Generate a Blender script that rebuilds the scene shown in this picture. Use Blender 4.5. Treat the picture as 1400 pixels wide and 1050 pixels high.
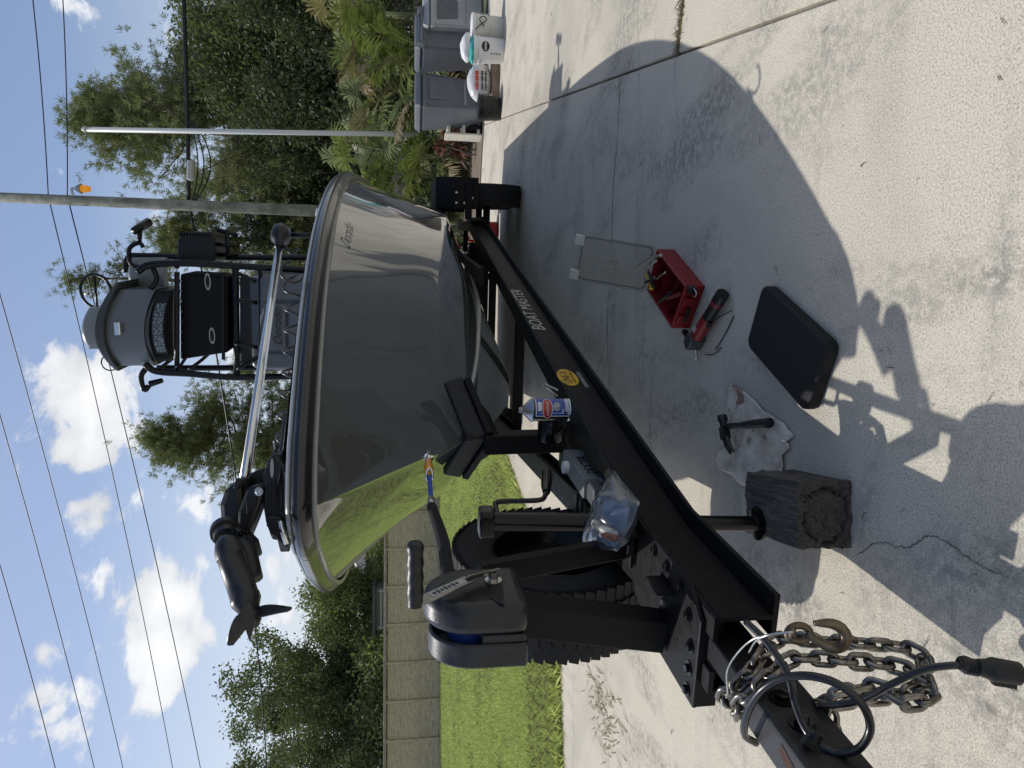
import bpy, bmesh, math, random
import numpy as np
from mathutils import Vector, Matrix, Euler, noise as mnoise

for o in list(bpy.data.objects): bpy.data.objects.remove(o)
scene = bpy.context.scene
R = math.radians

# ---------------------------------------------------------------- camera (phone held sideways: picture is turned a quarter)
CAM_H, PITCH, FPX = 1.2, R(8.33), 970.0
cr = Vector((1, 0, 0)); cf = Vector((0, math.cos(PITCH), -math.sin(PITCH))); cu = cr.cross(cf)
CP = Vector((0, 0, CAM_H))
cam_data = bpy.data.cameras.new('camera'); cam = bpy.data.objects.new('camera', cam_data)
scene.collection.objects.link(cam)
cam_data.sensor_fit = 'HORIZONTAL'; cam_data.sensor_width = 36.0
cam_data.lens = FPX / 1400.0 * 36.0
cam_data.clip_start = 0.05; cam_data.clip_end = 2000
bx, by, bz = -cu, cr, -cf
cam.matrix_world = Matrix(((bx.x, by.x, bz.x, CP.x), (bx.y, by.y, bz.y, CP.y), (bx.z, by.z, bz.z, CP.z), (0, 0, 0, 1)))
scene.camera = cam

# ---------------------------------------------------------------- sun, sky, exposure
SUNV = Vector((-0.375, 0.35, 1.0)).normalized()
sun_el = math.asin(SUNV.z); sun_az = math.atan2(SUNV.x, SUNV.y)
sd = bpy.data.lights.new('sun', 'SUN'); sd.energy = 2.5; sd.angle = R(0.53); sd.color = (1.0, 0.98, 0.945)
sun = bpy.data.objects.new('sun', sd); scene.collection.objects.link(sun)
sun.rotation_euler = SUNV.to_track_quat('Z', 'Y').to_euler()
scene.view_settings.view_transform = 'Standard'; scene.view_settings.look = 'None'
scene.view_settings.gamma = 1.0; scene.view_settings.exposure = 0.26
scene.render.engine = 'CYCLES'
scene.cycles.max_bounces = 8; scene.cycles.transparent_max_bounces = 12

world = bpy.data.worlds.new('World'); scene.world = world; world.use_nodes = True
def build_world():
    nt = world.node_tree; nt.nodes.clear(); N = nt.nodes.new; L = nt.links.new
    out = N('ShaderNodeOutputWorld'); bg = N('ShaderNodeBackground'); L(bg.outputs[0], out.inputs[0])
    bg.inputs[1].default_value = 0.15
    sky = N('ShaderNodeTexSky'); sky.sky_type = 'NISHITA'; sky.sun_disc = False
    sky.sun_elevation = sun_el; sky.sun_rotation = sun_az; sky.air_density = 1.1; sky.dust_density = 1.6; sky.ozone_density = 1.2
    tc = N('ShaderNodeTexCoord')
    def vmath(op, a, b=None):
        n = N('ShaderNodeVectorMath'); n.operation = op
        for i, v in enumerate((a, b)):
            if v is None: continue
            if hasattr(v, 'type') or hasattr(v, 'links'): L(v, n.inputs[i])
            else: n.inputs[i].default_value = v
        return n
    def m(op, a, b=0.0, clamp=False):
        n = N('ShaderNodeMath'); n.operation = op; n.use_clamp = clamp
        for i, v in enumerate((a, b)):
            if isinstance(v, (int, float)): n.inputs[i].default_value = v
            else: L(v, n.inputs[i])
        return n.outputs[0]
    d = vmath('NORMALIZE', tc.outputs['Generated']).outputs[0]
    # fluffy cumulus: fbm on the direction, stretched so that bases are flatter
    mp = N('ShaderNodeMapping'); mp.inputs['Scale'].default_value = (1, 1, 1.7); L(d, mp.inputs[0])
    nz = N('ShaderNodeTexNoise'); nz.inputs['Scale'].default_value = 11.0; nz.inputs['Detail'].default_value = 9; nz.inputs['Roughness'].default_value = 0.60
    nz.inputs['Distortion'].default_value = 0.25
    L(mp.outputs[0], nz.inputs['Vector'])
    big = N('ShaderNodeTexNoise'); big.inputs['Scale'].default_value = 2.3; big.inputs['Detail'].default_value = 2; L(mp.outputs[0], big.inputs['Vector'])
    base = m('ADD', m('MULTIPLY', nz.outputs[0], 0.62), m('MULTIPLY', big.outputs[0], 0.38))
    sx = N('ShaderNodeSeparateXYZ'); L(d, sx.inputs[0])
    # the cumulus banks that stand in the sky
    def dirpix(x, y):
        U = 1050 - y; return (cf + cr * ((U - 525) / FPX) - cu * ((x - 700) / FPX)).normalized()
    tot = None
    for (x, y, r, w) in ((118, 540, .085, .30), (112, 610, .07, .28), (125, 690, .06, .25), (160, 590, .07, .2), (215, 820, .085, .27), (235, 890, .075, .26), (205, 930, .06, .2),
                         (60, 890, .07, .26), (45, 960, .08, .28), (85, 1000, .08, .2), (20, 1010, .06, .2), (170, 1020, .07, .2), (300, 800, .08, .10), (380, 770, .10, .15), (410, 840, .08, .14),
                         (260, 700, .06, .12), (85, 5, .045, .22), (230, 100, .06, .14), (250, 330, .05, .2), (330, 480, .06, .12)):
        c = dirpix(x, y)
        dist = vmath('DISTANCE', d, tuple(c)).outputs['Value']
        b = m('MULTIPLY', m('SUBTRACT', 1.0, m('DIVIDE', dist, r * 1.15), True), w * .92)
        tot = b if tot is None else m('MAXIMUM', tot, b)
    dens = m('ADD', base, tot)
    ramp = N('ShaderNodeMapRange'); ramp.inputs['From Min'].default_value = 0.625; ramp.inputs['From Max'].default_value = 0.70
    ramp.interpolation_type = 'SMOOTHSTEP'; L(dens, ramp.inputs[0])
    thick = N('ShaderNodeMapRange'); thick.inputs['From Min'].default_value = 0.64; thick.inputs['From Max'].default_value = 0.90; L(dens, thick.inputs[0])
    cc = N('ShaderNodeMix'); cc.data_type = 'RGBA'; cc.inputs[6].default_value = (4.7, 4.85, 5.1, 1); cc.inputs[7].default_value = (5.9, 5.85, 5.75, 1)
    L(thick.outputs[0], cc.inputs[0])
    # soft grey undersides from a second, coarser noise
    n2 = N('ShaderNodeTexNoise'); n2.inputs['Scale'].default_value = 11; n2.inputs['Detail'].default_value = 4; L(mp.outputs[0], n2.inputs['Vector'])
    g2 = N('ShaderNodeMapRange'); g2.inputs['From Min'].default_value = .35; g2.inputs['From Max'].default_value = .62; g2.inputs['To Min'].default_value = .80; g2.inputs['To Max'].default_value = 1.03; L(n2.outputs[0], g2.inputs[0])
    cm = vmath('SCALE', cc.outputs[2]); L(g2.outputs[0], cm.inputs['Scale'])
    hz = N('ShaderNodeMapRange'); hz.inputs['From Min'].default_value = 0.0; hz.inputs['From Max'].default_value = 0.38; hz.inputs['To Min'].default_value = .62; hz.inputs['To Max'].default_value = 0.0
    L(sx.outputs['Z'], hz.inputs[0])
    tint = N('ShaderNodeMix'); tint.data_type = 'RGBA'; tint.blend_type = 'MULTIPLY'; tint.inputs[0].default_value = 1; tint.inputs[7].default_value = (.69, .68, .70, 1); L(sky.outputs[0], tint.inputs[6])
    haze = N('ShaderNodeMix'); haze.data_type = 'RGBA'; haze.inputs[7].default_value = (5.2, 5.15, 5.1, 1); L(hz.outputs[0], haze.inputs[0]); L(tint.outputs[2], haze.inputs[6])
    mix = N('ShaderNodeMix'); mix.data_type = 'RGBA'; L(m('MULTIPLY', ramp.outputs[0], 0.95), mix.inputs[0]); L(haze.outputs[2], mix.inputs[6]); L(cm.outputs[0], mix.inputs[7])
    L(mix.outputs[2], bg.inputs[0])
build_world()

# ---------------------------------------------------------------- places: pixel rays of the photograph met with real planes
def ray(x, y): return cf + cr * ((1050 - y - 525) / FPX) - cu * ((x - 700) / FPX)
def onz(x, y, z=0.0):
    d = ray(x, y); return CP + d * ((z - CAM_H) / d.z)
def atY(x, y, Y):
    d = ray(x, y); return CP + d * (Y / d.y)
# trailer frame: t along the trailer away from the camera, l to its right, z up
TH = R(12.3); TA = Vector((math.sin(TH), math.cos(TH), 0)); TN = Vector((math.cos(TH), -math.sin(TH), 0)); SC = -0.89
def T(t, l, z): return TA * t + TN * (l + SC) + Vector((0, 0, z))
def TV(t, l, z): return TA * t + TN * l + Vector((0, 0, z))
def loc(p): return (p.dot(TA), p.dot(TN) - SC, p.z)
def pt(x, y, t0):
    d = ray(x, y); s = (t0 - CP.dot(TA)) / d.dot(TA); return loc(CP + d * s)
def plat(x, y, l0):
    d = ray(x, y); s = (l0 + SC - CP.dot(TN)) / d.dot(TN); return loc(CP + d * s)
def pz(x, y, z): return loc(onz(x, y, z))

# ---------------------------------------------------------------- mesh helpers
COL = scene.collection
class MB:
    def __init__(s): s.v = []; s.f = []
    def add(s, vs, fs):
        b = len(s.v); s.v += [tuple(p) for p in vs]; s.f += [tuple(i + b for i in f) for f in fs]; return s
    def box(s, c, size, ax=None):
        """c centre, size full extents along ax (three vectors)"""
        c = Vector(c); ax = ax or (Vector((1, 0, 0)), Vector((0, 1, 0)), Vector((0, 0, 1)))
        a, b, d = [Vector(ax[i]).normalized() * size[i] / 2 for i in range(3)]
        vs = [c + a * i + b * j + d * k for k in (-1, 1) for j in (-1, 1) for i in (-1, 1)]
        return s.add(vs, [(0, 2, 3, 1), (4, 5, 7, 6), (0, 1, 5, 4), (2, 6, 7, 3), (0, 4, 6, 2), (1, 3, 7, 5)])
    def hexa(s, vs): return s.add(vs, [(0, 2, 3, 1), (4, 5, 7, 6), (0, 1, 5, 4), (2, 6, 7, 3), (0, 4, 6, 2), (1, 3, 7, 5)])
    def tube(s, pts, r, n=10, cap=True, up=None):
        pts = [Vector(p) for p in pts]; rs = r if isinstance(r, (list, tuple)) else [r] * len(pts)
        rings = []; prev = None
        for i, p in enumerate(pts):
            tg = (pts[min(i + 1, len(pts) - 1)] - pts[max(i - 1, 0)]).normalized()
            if prev is None:
                q = up or (Vector((0, 0, 1)) if abs(tg.z) < .9 else Vector((1, 0, 0)))
                x = tg.cross(q).normalized()
            else: x = (prev - tg * prev.dot(tg)).normalized()
            prev = x; y = tg.cross(x)
            rings.append([p + (x * math.cos(2 * math.pi * k / n) + y * math.sin(2 * math.pi * k / n)) * rs[i] for k in range(n)])
        vs = [q for rg in rings for q in rg]; fs = []
        for i in range(len(pts) - 1):
            for k in range(n): fs.append((i * n + k, i * n + (k + 1) % n, (i + 1) * n + (k + 1) % n, (i + 1) * n + k))
        if cap: fs.append(tuple(range(n - 1, -1, -1))); fs.append(tuple((len(pts) - 1) * n + k for k in range(n)))
        return s.add(vs, fs)
    def lathe(s, prof, base, axis=(0, 0, 1), n=24):
        """prof: list of (radius, height) along axis"""
        ax = Vector(axis).normalized(); q = Vector((1, 0, 0)) if abs(ax.x) < .9 else Vector((0, 1, 0))
        x = ax.cross(q).normalized(); y = ax.cross(x); base = Vector(base); vs = []
        for (r, h) in prof:
            for k in range(n):
                a = 2 * math.pi * k / n; vs.append(base + ax * h + (x * math.cos(a) + y * math.sin(a)) * r)
        fs = []
        for i in range(len(prof) - 1):
            for k in range(n): fs.append((i * n + k, i * n + (k + 1) % n, (i + 1) * n + (k + 1) % n, (i + 1) * n + k))
        if prof[0][0] > 1e-6: fs.append(tuple(range(n - 1, -1, -1)))
        if prof[-1][0] > 1e-6: fs.append(tuple((len(prof) - 1) * n + k for k in range(n)))
        return s.add(vs, fs)
    def prism(s, poly, o, ex, ey, ez, depth):
        """poly 2d points in (ex,ey), extruded along ez by depth"""
        o, ex, ey, ez = Vector(o), Vector(ex), Vector(ey), Vector(ez); n = len(poly)
        vs = [o + ex * a + ey * b for a, b in poly] + [o + ex * a + ey * b + ez * depth for a, b in poly]
        fs = [tuple(range(n - 1, -1, -1)), tuple(range(n, 2 * n))] + [(i, (i + 1) % n, n + (i + 1) % n, n + i) for i in range(n)]
        return s.add(vs, fs)
    def grid(s, P):
        """P: 2d list of points"""
        nu, nv = len(P), len(P[0]); vs = [p for row in P for p in row]
        return s.add(vs, [(i * nv + j, i * nv + j + 1, (i + 1) * nv + j + 1, (i + 1) * nv + j) for i in range(nu - 1) for j in range(nv - 1)])
    def bolt(s, c, ax, r=.012, h=.010):
        c = Vector(c); ax = Vector(ax).normalized()
        s.lathe([(r * 1.7, 0), (r * 1.7, .003)], c, ax, 14); s.lathe([(r, .003), (r, h), (r * .8, h + .001)], c, ax, 6); return s
    def build(s, name, mat, parent=None, smooth=False, bevel=0, seg=2, solid=0, sub=0, auto=None, fixn=True):
        me = bpy.data.meshes.new(name); me.from_pydata(s.v, [], s.f); me.update()
        if fixn:
            bm = bmesh.new(); bm.from_mesh(me); bmesh.ops.recalc_face_normals(bm, faces=bm.faces); bm.to_mesh(me); bm.free()
        return mobj(name, me, mat, parent, smooth, bevel, seg, solid, sub, auto)
def mobj(name, me, mat, parent=None, smooth=False, bevel=0, seg=2, solid=0, sub=0, auto=None):
    o = bpy.data.objects.new(name, me); COL.objects.link(o)
    if mat: me.materials.append(mat)
    if smooth or auto:
        me.polygons.foreach_set('use_smooth', [True] * len(me.polygons))
        if auto:
            try: me.set_sharp_from_angle(angle=R(auto))
            except Exception: pass
    if solid: md = o.modifiers.new('solid', 'SOLIDIFY'); md.thickness = solid; md.offset = 0
    if bevel: md = o.modifiers.new('bevel', 'BEVEL'); md.width = bevel; md.segments = seg; md.limit_method = 'ANGLE'; md.angle_limit = R(35)
    if sub: md = o.modifiers.new('sub', 'SUBSURF'); md.levels = sub; md.render_levels = sub
    if parent:
        o.parent = parent; o.matrix_parent_inverse = wm(parent).inverted()
    return o
def wm(o):
    m = Matrix.LocRotScale(o.location, o.rotation_euler, o.scale)
    return m if not o.parent else wm(o.parent) @ o.matrix_parent_inverse @ m
def thing(name, at, label, cat, group=None, rz=0.0):
    o = bpy.data.objects.new(name, None); COL.objects.link(o); o.empty_display_size = .1
    o.location = at; o.rotation_euler = (0, 0, rz); tag(o, label, cat, group); return o
def tag(o, label, cat, group=None):
    o['label'] = label; o['category'] = cat
    if group: o['group'] = group
    return o
def struct(o): o['kind'] = 'structure'; return o
def npmesh(name, V, F):
    """V (n,3) array, F (m,k) index array, all faces of one size"""
    me = bpy.data.meshes.new(name); k = F.shape[1]
    me.vertices.add(len(V)); me.vertices.foreach_set('co', np.asarray(V, np.float32).ravel())
    me.loops.add(F.size); me.loops.foreach_set('vertex_index', np.asarray(F, np.int32).ravel())
    me.polygons.add(len(F)); me.polygons.foreach_set('loop_start', np.arange(0, F.size, k, dtype=np.int32))
    try: me.polygons.foreach_set('loop_total', np.full(len(F), k, np.int32))
    except Exception: pass
    me.update(calc_edges=True); return me
def rrect(w, h, r, n=5):
    pts = []
    for cx, cy, a0 in ((w / 2 - r, h / 2 - r, 0), (-w / 2 + r, h / 2 - r, 90), (-w / 2 + r, -h / 2 + r, 180), (w / 2 - r, -h / 2 + r, 270)):
        for i in range(n + 1):
            a = R(a0 + 90 * i / n); pts.append((cx + r * math.cos(a), cy + r * math.sin(a)))
    return pts
def smooth_path(pts, k=6):
    """Catmull-Rom through pts"""
    P = [Vector(p) for p in pts]; P = [P[0] * 2 - P[1]] + P + [P[-1] * 2 - P[-2]]; out = []
    for i in range(1, len(P) - 2):
        for j in range(k):
            t = j / k; a, b, c, d = P[i - 1], P[i], P[i + 1], P[i + 2]
            out.append(.5 * ((2 * b) + (c - a) * t + (2 * a - 5 * b + 4 * c - d) * t * t + (3 * b - a - 3 * c + d) * t ** 3))
    out.append(P[-2]); return out
def text(name, body, o, ex, ey, size, mat, parent, shear=0.0, lift=.0015, center=True, sx=1.0):
    cu_ = bpy.data.curves.new(name, 'FONT'); cu_.body = body; cu_.size = size; cu_.shear = shear; cu_.extrude = .0004; cu_.resolution_u = 4
    cu_.align_x = 'CENTER' if center else 'LEFT'; cu_.align_y = 'CENTER'
    tmp = bpy.data.objects.new(name, cu_); COL.objects.link(tmp)
    dg = bpy.context.evaluated_depsgraph_get(); me = bpy.data.meshes.new_from_object(tmp.evaluated_get(dg)); COL.objects.unlink(tmp); bpy.data.objects.remove(tmp)
    ex, ey = Vector(ex).normalized(), Vector(ey).normalized(); ez = ex.cross(ey)
    o = Vector(o) + ez * lift
    M = Matrix(((ex.x * sx, ey.x, ez.x, o.x), (ex.y * sx, ey.y, ez.y, o.y), (ex.z * sx, ey.z, ez.z, o.z), (0, 0, 0, 1))); me.transform(M)
    me.materials.clear(); return mobj(name, me, mat, parent)

BOLTM = {}
def bolts(cs, ax, r, h, m, parent, name='bolt', flat=False):
    """one object per bolt, sharing mesh data"""
    key = (round(r, 4), round(h, 4), m.name, name)
    if key not in BOLTM:
        mb = MB()
        if flat: mb.lathe([(r, 0), (r * .85, h), (0, h * 1.1)], (0, 0, 0), (0, 0, 1), 10)
        else: mb.bolt((0, 0, 0), (0, 0, 1), r, h)
        o = mb.build(name, m); BOLTM[key] = o.data; bpy.data.objects.remove(o)
    qr = Vector(ax).normalized().to_track_quat('Z', 'Y').to_matrix().to_4x4()
    for c in cs:
        o = bpy.data.objects.new(name, BOLTM[key]); COL.objects.link(o); o.parent = parent; o.matrix_parent_inverse = wm(parent).inverted(); o.matrix_basis = Matrix.Translation(Vector(c)) @ qr
# ---------------------------------------------------------------- materials
MATS = {}
def mat(name, col=(.5, .5, .5), rough=.6, metal=0.0, var=0.0, vscale=8.0, bump=0.0, bscale=60.0, coat=0.0, spec=.5, trans=0.0, alpha=1.0, col2=None, vdetail=5, emis=None, ior=1.45, bdist=.01, coatrough=.03, rvar=0.0):
    if name in MATS: return MATS[name]
    m = bpy.data.materials.new(name); m.use_nodes = True; nt = m.node_tree; b = nt.nodes['Principled BSDF']; N = nt.nodes.new; L = nt.links.new
    b.inputs['Base Color'].default_value = (*col, 1); b.inputs['Roughness'].default_value = rough; b.inputs['Metallic'].default_value = metal
    b.inputs['Coat Weight'].default_value = coat; b.inputs['Coat Roughness'].default_value = coatrough; b.inputs['Specular IOR Level'].default_value = spec
    b.inputs['Transmission Weight'].default_value = trans; b.inputs['Alpha'].default_value = alpha; b.inputs['IOR'].default_value = ior
    if emis: b.inputs['Emission Color'].default_value = (*emis[:3], 1); b.inputs['Emission Strength'].default_value = emis[3]
    tc = N('ShaderNodeTexCoord')
    if var or col2 or rvar:
        n = N('ShaderNodeTexNoise'); n.inputs['Scale'].default_value = vscale; n.inputs['Detail'].default_value = vdetail; n.inputs['Roughness'].default_value = .62; L(tc.outputs['Object'], n.inputs['Vector'])
        mr = N('ShaderNodeMapRange'); mr.inputs['From Min'].default_value = .32; mr.inputs['From Max'].default_value = .68; L(n.outputs[0], mr.inputs[0])
        if var or col2:
            c2 = col2 or tuple(min(1, c * (1 + var)) for c in col); c1 = col if col2 else tuple(c * (1 - var) for c in col)
            mx = N('ShaderNodeMix'); mx.data_type = 'RGBA'; mx.inputs[6].default_value = (*c1, 1); mx.inputs[7].default_value = (*c2, 1); L(mr.outputs[0], mx.inputs[0]); L(mx.outputs[2], b.inputs['Base Color'])
        if rvar:
            r2 = N('ShaderNodeMapRange'); r2.inputs['To Min'].default_value = max(0, rough - rvar); r2.inputs['To Max'].default_value = min(1, rough + rvar); L(mr.outputs[0], r2.inputs[0]); L(r2.outputs[0], b.inputs['Roughness'])
    if bump:
        n = N('ShaderNodeTexNoise'); n.inputs['Scale'].default_value = bscale; n.inputs['Detail'].default_value = 4; L(tc.outputs['Object'], n.inputs['Vector'])
        bp = N('ShaderNodeBump'); bp.inputs['Strength'].default_value = bump; bp.inputs['Distance'].default_value = bdist; L(n.outputs[0], bp.inputs['Height']); L(bp.outputs[0], b.inputs['Normal'])
    MATS[name] = m; return m
def leafmat(name, c1, c2, trans=.35, rough=.5):
    if name in MATS: return MATS[name]
    m = bpy.data.materials.new(name); m.use_nodes = True; nt = m.node_tree; nt.nodes.clear(); N = nt.nodes.new; L = nt.links.new
    out = N('ShaderNodeOutputMaterial'); g = N('ShaderNodeNewGeometry')
    mx = N('ShaderNodeMix'); mx.data_type = 'RGBA'; mx.inputs[6].default_value = (*c1, 1); mx.inputs[7].default_value = (*c2, 1); L(g.outputs['Random Per Island'], mx.inputs[0])
    p = N('ShaderNodeBsdfPrincipled'); p.inputs['Roughness'].default_value = rough; p.inputs['Specular IOR Level'].default_value = .14; L(mx.outputs[2], p.inputs['Base Color'])
    t = N('ShaderNodeBsdfTranslucent'); br = N('ShaderNodeMix'); br.data_type = 'RGBA'; br.blend_type = 'MULTIPLY'; br.inputs[0].default_value = 1; br.inputs[7].default_value = (1.15, 1.25, .8, 1); L(mx.outputs[2], br.inputs[6]); L(br.outputs[2], t.inputs[0])
    ms = N('ShaderNodeMixShader'); ms.inputs[0].default_value = trans; L(p.outputs[0], ms.inputs[1]); L(t.outputs[0], ms.inputs[2]); L(ms.outputs[0], out.inputs[0])
    MATS[name] = m; return m

def concrete_mat():
    m = bpy.data.materials.new('driveway_concrete'); m.use_nodes = True; nt = m.node_tree; b = nt.nodes['Principled BSDF']; N = nt.nodes.new; L = nt.links.new
    tc = N('ShaderNodeTexCoord'); co = tc.outputs['Object']
    def noise(s, d=5, r=.6, dist=0.0, vec=co):
        n = N('ShaderNodeTexNoise'); n.inputs['Scale'].default_value = s; n.inputs['Detail'].default_value = d; n.inputs['Roughness'].default_value = r; n.inputs['Distortion'].default_value = dist; L(vec, n.inputs['Vector']); return n.outputs[0]
    def rng(v, a, b_, lo=0.0, hi=1.0):
        n = N('ShaderNodeMapRange'); n.inputs['From Min'].default_value = a; n.inputs['From Max'].default_value = b_; n.inputs['To Min'].default_value = lo; n.inputs['To Max'].default_value = hi; L(v, n.inputs[0]); return n.outputs[0]
    def mul(a, c):
        n = N('ShaderNodeMath'); n.operation = 'MULTIPLY'
        for i, v in enumerate((a, c)):
            if isinstance(v, (int, float)): n.inputs[i].default_value = v
            else: L(v, n.inputs[i])
        return n.outputs[0]
    def mix(f, a, c, mode='MIX'):
        n = N('ShaderNodeMix'); n.data_type = 'RGBA'; n.blend_type = mode
        for i, v in ((0, f), (6, a), (7, c)):
            if isinstance(v, (int, float)): n.inputs[i].default_value = v
            elif isinstance(v, tuple): n.inputs[i].default_value = (*v, 1)
            else: L(v, n.inputs[i])
        return n.outputs[2]
    fine = noise(190, 2, .8); mid = noise(28, 5, .65); big = noise(1.1, 4, .55)
    col = mix(rng(big, .3, .7), (.44, .395, .312), (.56, .507, .405))
    col = mix(rng(mid, .3, .7, 0, .5), col, (.425, .385, .31))
    sand = rng(fine, .40, .62); col = mix(mul(sand, .7), col, (.76, .70, .57))
    pits = rng(fine, .43, .33, 0, .8); col = mix(pits, col, (.26, .245, .20))
    # mildew patches, streaked along the slab, broken up by pale scoured spots
    mp = N('ShaderNodeMapping'); mp.inputs['Rotation'].default_value = (0, 0, R(18)); mp.inputs['Scale'].default_value = (1.5, .6, 1); L(co, mp.inputs[0])
    st = noise(1.5, 6, .62, .3, mp.outputs[0]); stm = rng(st, .49, .62)
    brk = rng(noise(30, 5, .75, .4), .40, .56)
    col = mix(mul(mul(stm, brk), .60), col, (.17, .163, .142))
    # tyre-dark streaks
    mp2 = N('ShaderNodeMapping'); mp2.inputs['Rotation'].default_value = (0, 0, R(-74)); mp2.inputs['Scale'].default_value = (.35, 2.6, 1); L(co, mp2.inputs[0])
    ty = rng(noise(1.7, 6, .6, .5, mp2.outputs[0]), .57, .70); col = mix(mul(mul(ty, brk), .5), col, (.19, .185, .175))
    # broad water stains and a few oil drips
    wst = rng(noise(.55, 5, .6, .8), .50, .64); col = mix(mul(wst, .30), col, (.24, .235, .21))
    oil = rng(noise(6.5, 3, .5, .3), .70, .75); col = mix(mul(oil, .55), col, (.10, .095, .085))
    # crazing
    vo = N('ShaderNodeTexVoronoi'); vo.feature = 'DISTANCE_TO_EDGE'; vo.inputs['Scale'].default_value = 44
    wv = N('ShaderNodeMix'); wv.data_type = 'VECTOR'; wv.inputs[0].default_value = .03
    nv = N('ShaderNodeTexNoise'); nv.inputs['Scale'].default_value = 20; L(co, nv.inputs['Vector']); L(co, wv.inputs[4]); L(nv.outputs['Color'], wv.inputs[5]); L(wv.outputs[1], vo.inputs['Vector'])
    ed = rng(vo.outputs['Distance'], .07, .0); crz = rng(noise(1.9, 5, .7), .53, .66)
    col = mix(mul(mul(ed, crz), .38), col, (.16, .155, .14))
    spots = rng(noise(55, 2), .70, .76); col = mix(mul(spots, .6), col, (.14, .13, .12))
    L(col, b.inputs['Base Color']); b.inputs['Roughness'].default_value = .88; b.inputs['Specular IOR Level'].default_value = .25
    bp = N('ShaderNodeBump'); bp.inputs['Strength'].default_value = .55; bp.inputs['Distance'].default_value = .006
    h = N('ShaderNodeMath'); h.operation = 'ADD'; L(mul(fine, 1.0), h.inputs[0]); L(mul(mid, .8), h.inputs[1]); L(h.outputs[0], bp.inputs['Height']); L(bp.outputs[0], b.inputs['Normal'])
    MATS['concrete'] = m; return m
M_conc = concrete_mat()
M_soil = mat('bed_soil', (.11, .085, .06), .95, col2=(.22, .18, .13), vscale=14, bump=.6, bscale=40)
M_lawn = mat('lawn_soil', (.12, .13, .045), .95, col2=(.20, .205, .075), vscale=6, bump=.4, bscale=30)
M_dirt = mat('joint_dirt', (.06, .055, .04), .95, col2=(.13, .13, .07), vscale=20)
M_black = mat('sprayed_black_liner', (.0055, .0055, .006), .48, var=.3, vscale=40, bump=.5, bscale=420, bdist=.0025, spec=.22, rvar=.1)
M_blackg = mat('gloss_black_paint', (.004, .004, .005), .20, spec=.4, bump=.03, bscale=50)
M_blackp = mat('black_plastic', (.007, .007, .008), .40, var=.3, vscale=20, bump=.12, bscale=200, bdist=.002)
M_winch = mat('scuffed_winch_cover', (.009, .0095, .011), .36, col2=(.024, .025, .028), vscale=16, vdetail=9, bump=.25, bscale=110, bdist=.002, rvar=.12)
M_rubber = mat('tyre_rubber', (.009, .009, .0095), .75, var=.3, vscale=30, bump=.2, bscale=120, bdist=.003)
M_steel = mat('zinc_bolt', (.55, .54, .50), .32, 1.0, var=.2, vscale=60)
M_chrome = mat('polished_stainless', (.70, .69, .66), .13, 1.0, var=.08, vscale=5)
M_chain = mat('worn_chain_steel', (.34, .32, .285), .36, 1.0, col2=(.13, .115, .095), vscale=45, bump=.2, bscale=150, bdist=.002, rvar=.12)
M_white = mat('white_plastic', (.78, .77, .74), .4, var=.05, vscale=4)
# ================================================================ SETTING
rnd = random.Random(7); npr = np.random.default_rng(7)
def flat(name, poly, z, m, parent=None):
    mb = MB(); mb.add([(x, y, z) for x, y in poly], [tuple(range(len(poly)))]); return mb.build(name, m, parent)
g = flat('ground', [(-300, -200), (300, -200), (300, 500), (-300, 500)], -.12, M_lawn); struct(g)

# driveway: slabs laid out along the control joint that runs away to the right
JA = R(17.9); ja = Vector((math.sin(JA), math.cos(JA), 0)); jn = Vector((math.cos(JA), -math.sin(JA), 0)); JO = Vector((1.487, 3.064, 0))
drive = bpy.data.objects.new('driveway', None); COL.objects.link(drive); struct(drive)
def slab(p0, p1, q0, q1, dz=0.0):
    mb = MB(); c = JO + ja * (p0 + p1) / 2 + jn * (q0 + q1) / 2 + Vector((0, 0, -.06 + dz))
    mb.box(c, (p1 - p0, q1 - q0, .12), (ja, jn, Vector((0, 0, 1)))); return mb.build('slab', M_conc, drive, bevel=.006, seg=1)
slab(-14, 8.2, -14, -.006); slab(8.212, 14, -14, -.006)
slab(-14, -.022, .006, 6.2); slab(.022, 6.5, .006, 6.2); slab(6.512, 8.6, .006, 6.2); slab(-14, 6.5, 6.212, 12)
fill = MB(); fill.box(JO + jn * -1 + Vector((0, 0, -.075)), (30, 28, .05), (ja, jn, Vector((0, 0, 1)))); o = fill.build('joint_filler', M_dirt, drive)
# dirt and old grass sprouting in the wide cross joint
def blades(P, hmin, hmax, w, lean=.5, nseed=0):
    """P (n,3) roots -> tapered blades of two triangles"""
    n = len(P); r = np.random.default_rng(nseed); a = r.uniform(0, 2 * np.pi, n); h = r.uniform(hmin, hmax, n); ln = r.uniform(0.1, lean, n) * h; b = r.uniform(0, 2 * np.pi, n)
    dx = np.stack([np.cos(a), np.sin(a), np.zeros(n)], 1) * (w * r.uniform(.6, 1.4, n))[:, None]; le = np.stack([np.cos(b), np.sin(b), np.zeros(n)], 1) * ln[:, None]
    up = np.stack([np.zeros(n), np.zeros(n), h], 1)
    V = np.stack([P - dx, P + dx, P + up * .6 + le * .4 + dx * .7, P + up + le], 1).reshape(-1, 3); i = np.arange(n) * 4
    F = np.concatenate([np.stack([i, i + 1, i + 2], 1), np.stack([i, i + 2, i + 3], 1)]); return V, F
P = []
for k in range(900):
    q = rnd.uniform(0.0, 1.4); P.append(JO + ja * rnd.gauss(0, .014) + jn * q + Vector((0, 0, -.02)))
V, F = blades(np.array(P), .02, .045, .0016, 2.2, 1)
M_dry = leafmat('dry_grass', (.20, .16, .09), (.32, .27, .16), .2)
dg_ = mobj('dry_grass', npmesh('dry_grass', V, F), M_dry); dg_['kind'] = 'stuff'; dg_['label'] = 'dry dead grass lying in the wide slab joint'; dg_['category'] = 'grass'
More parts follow.
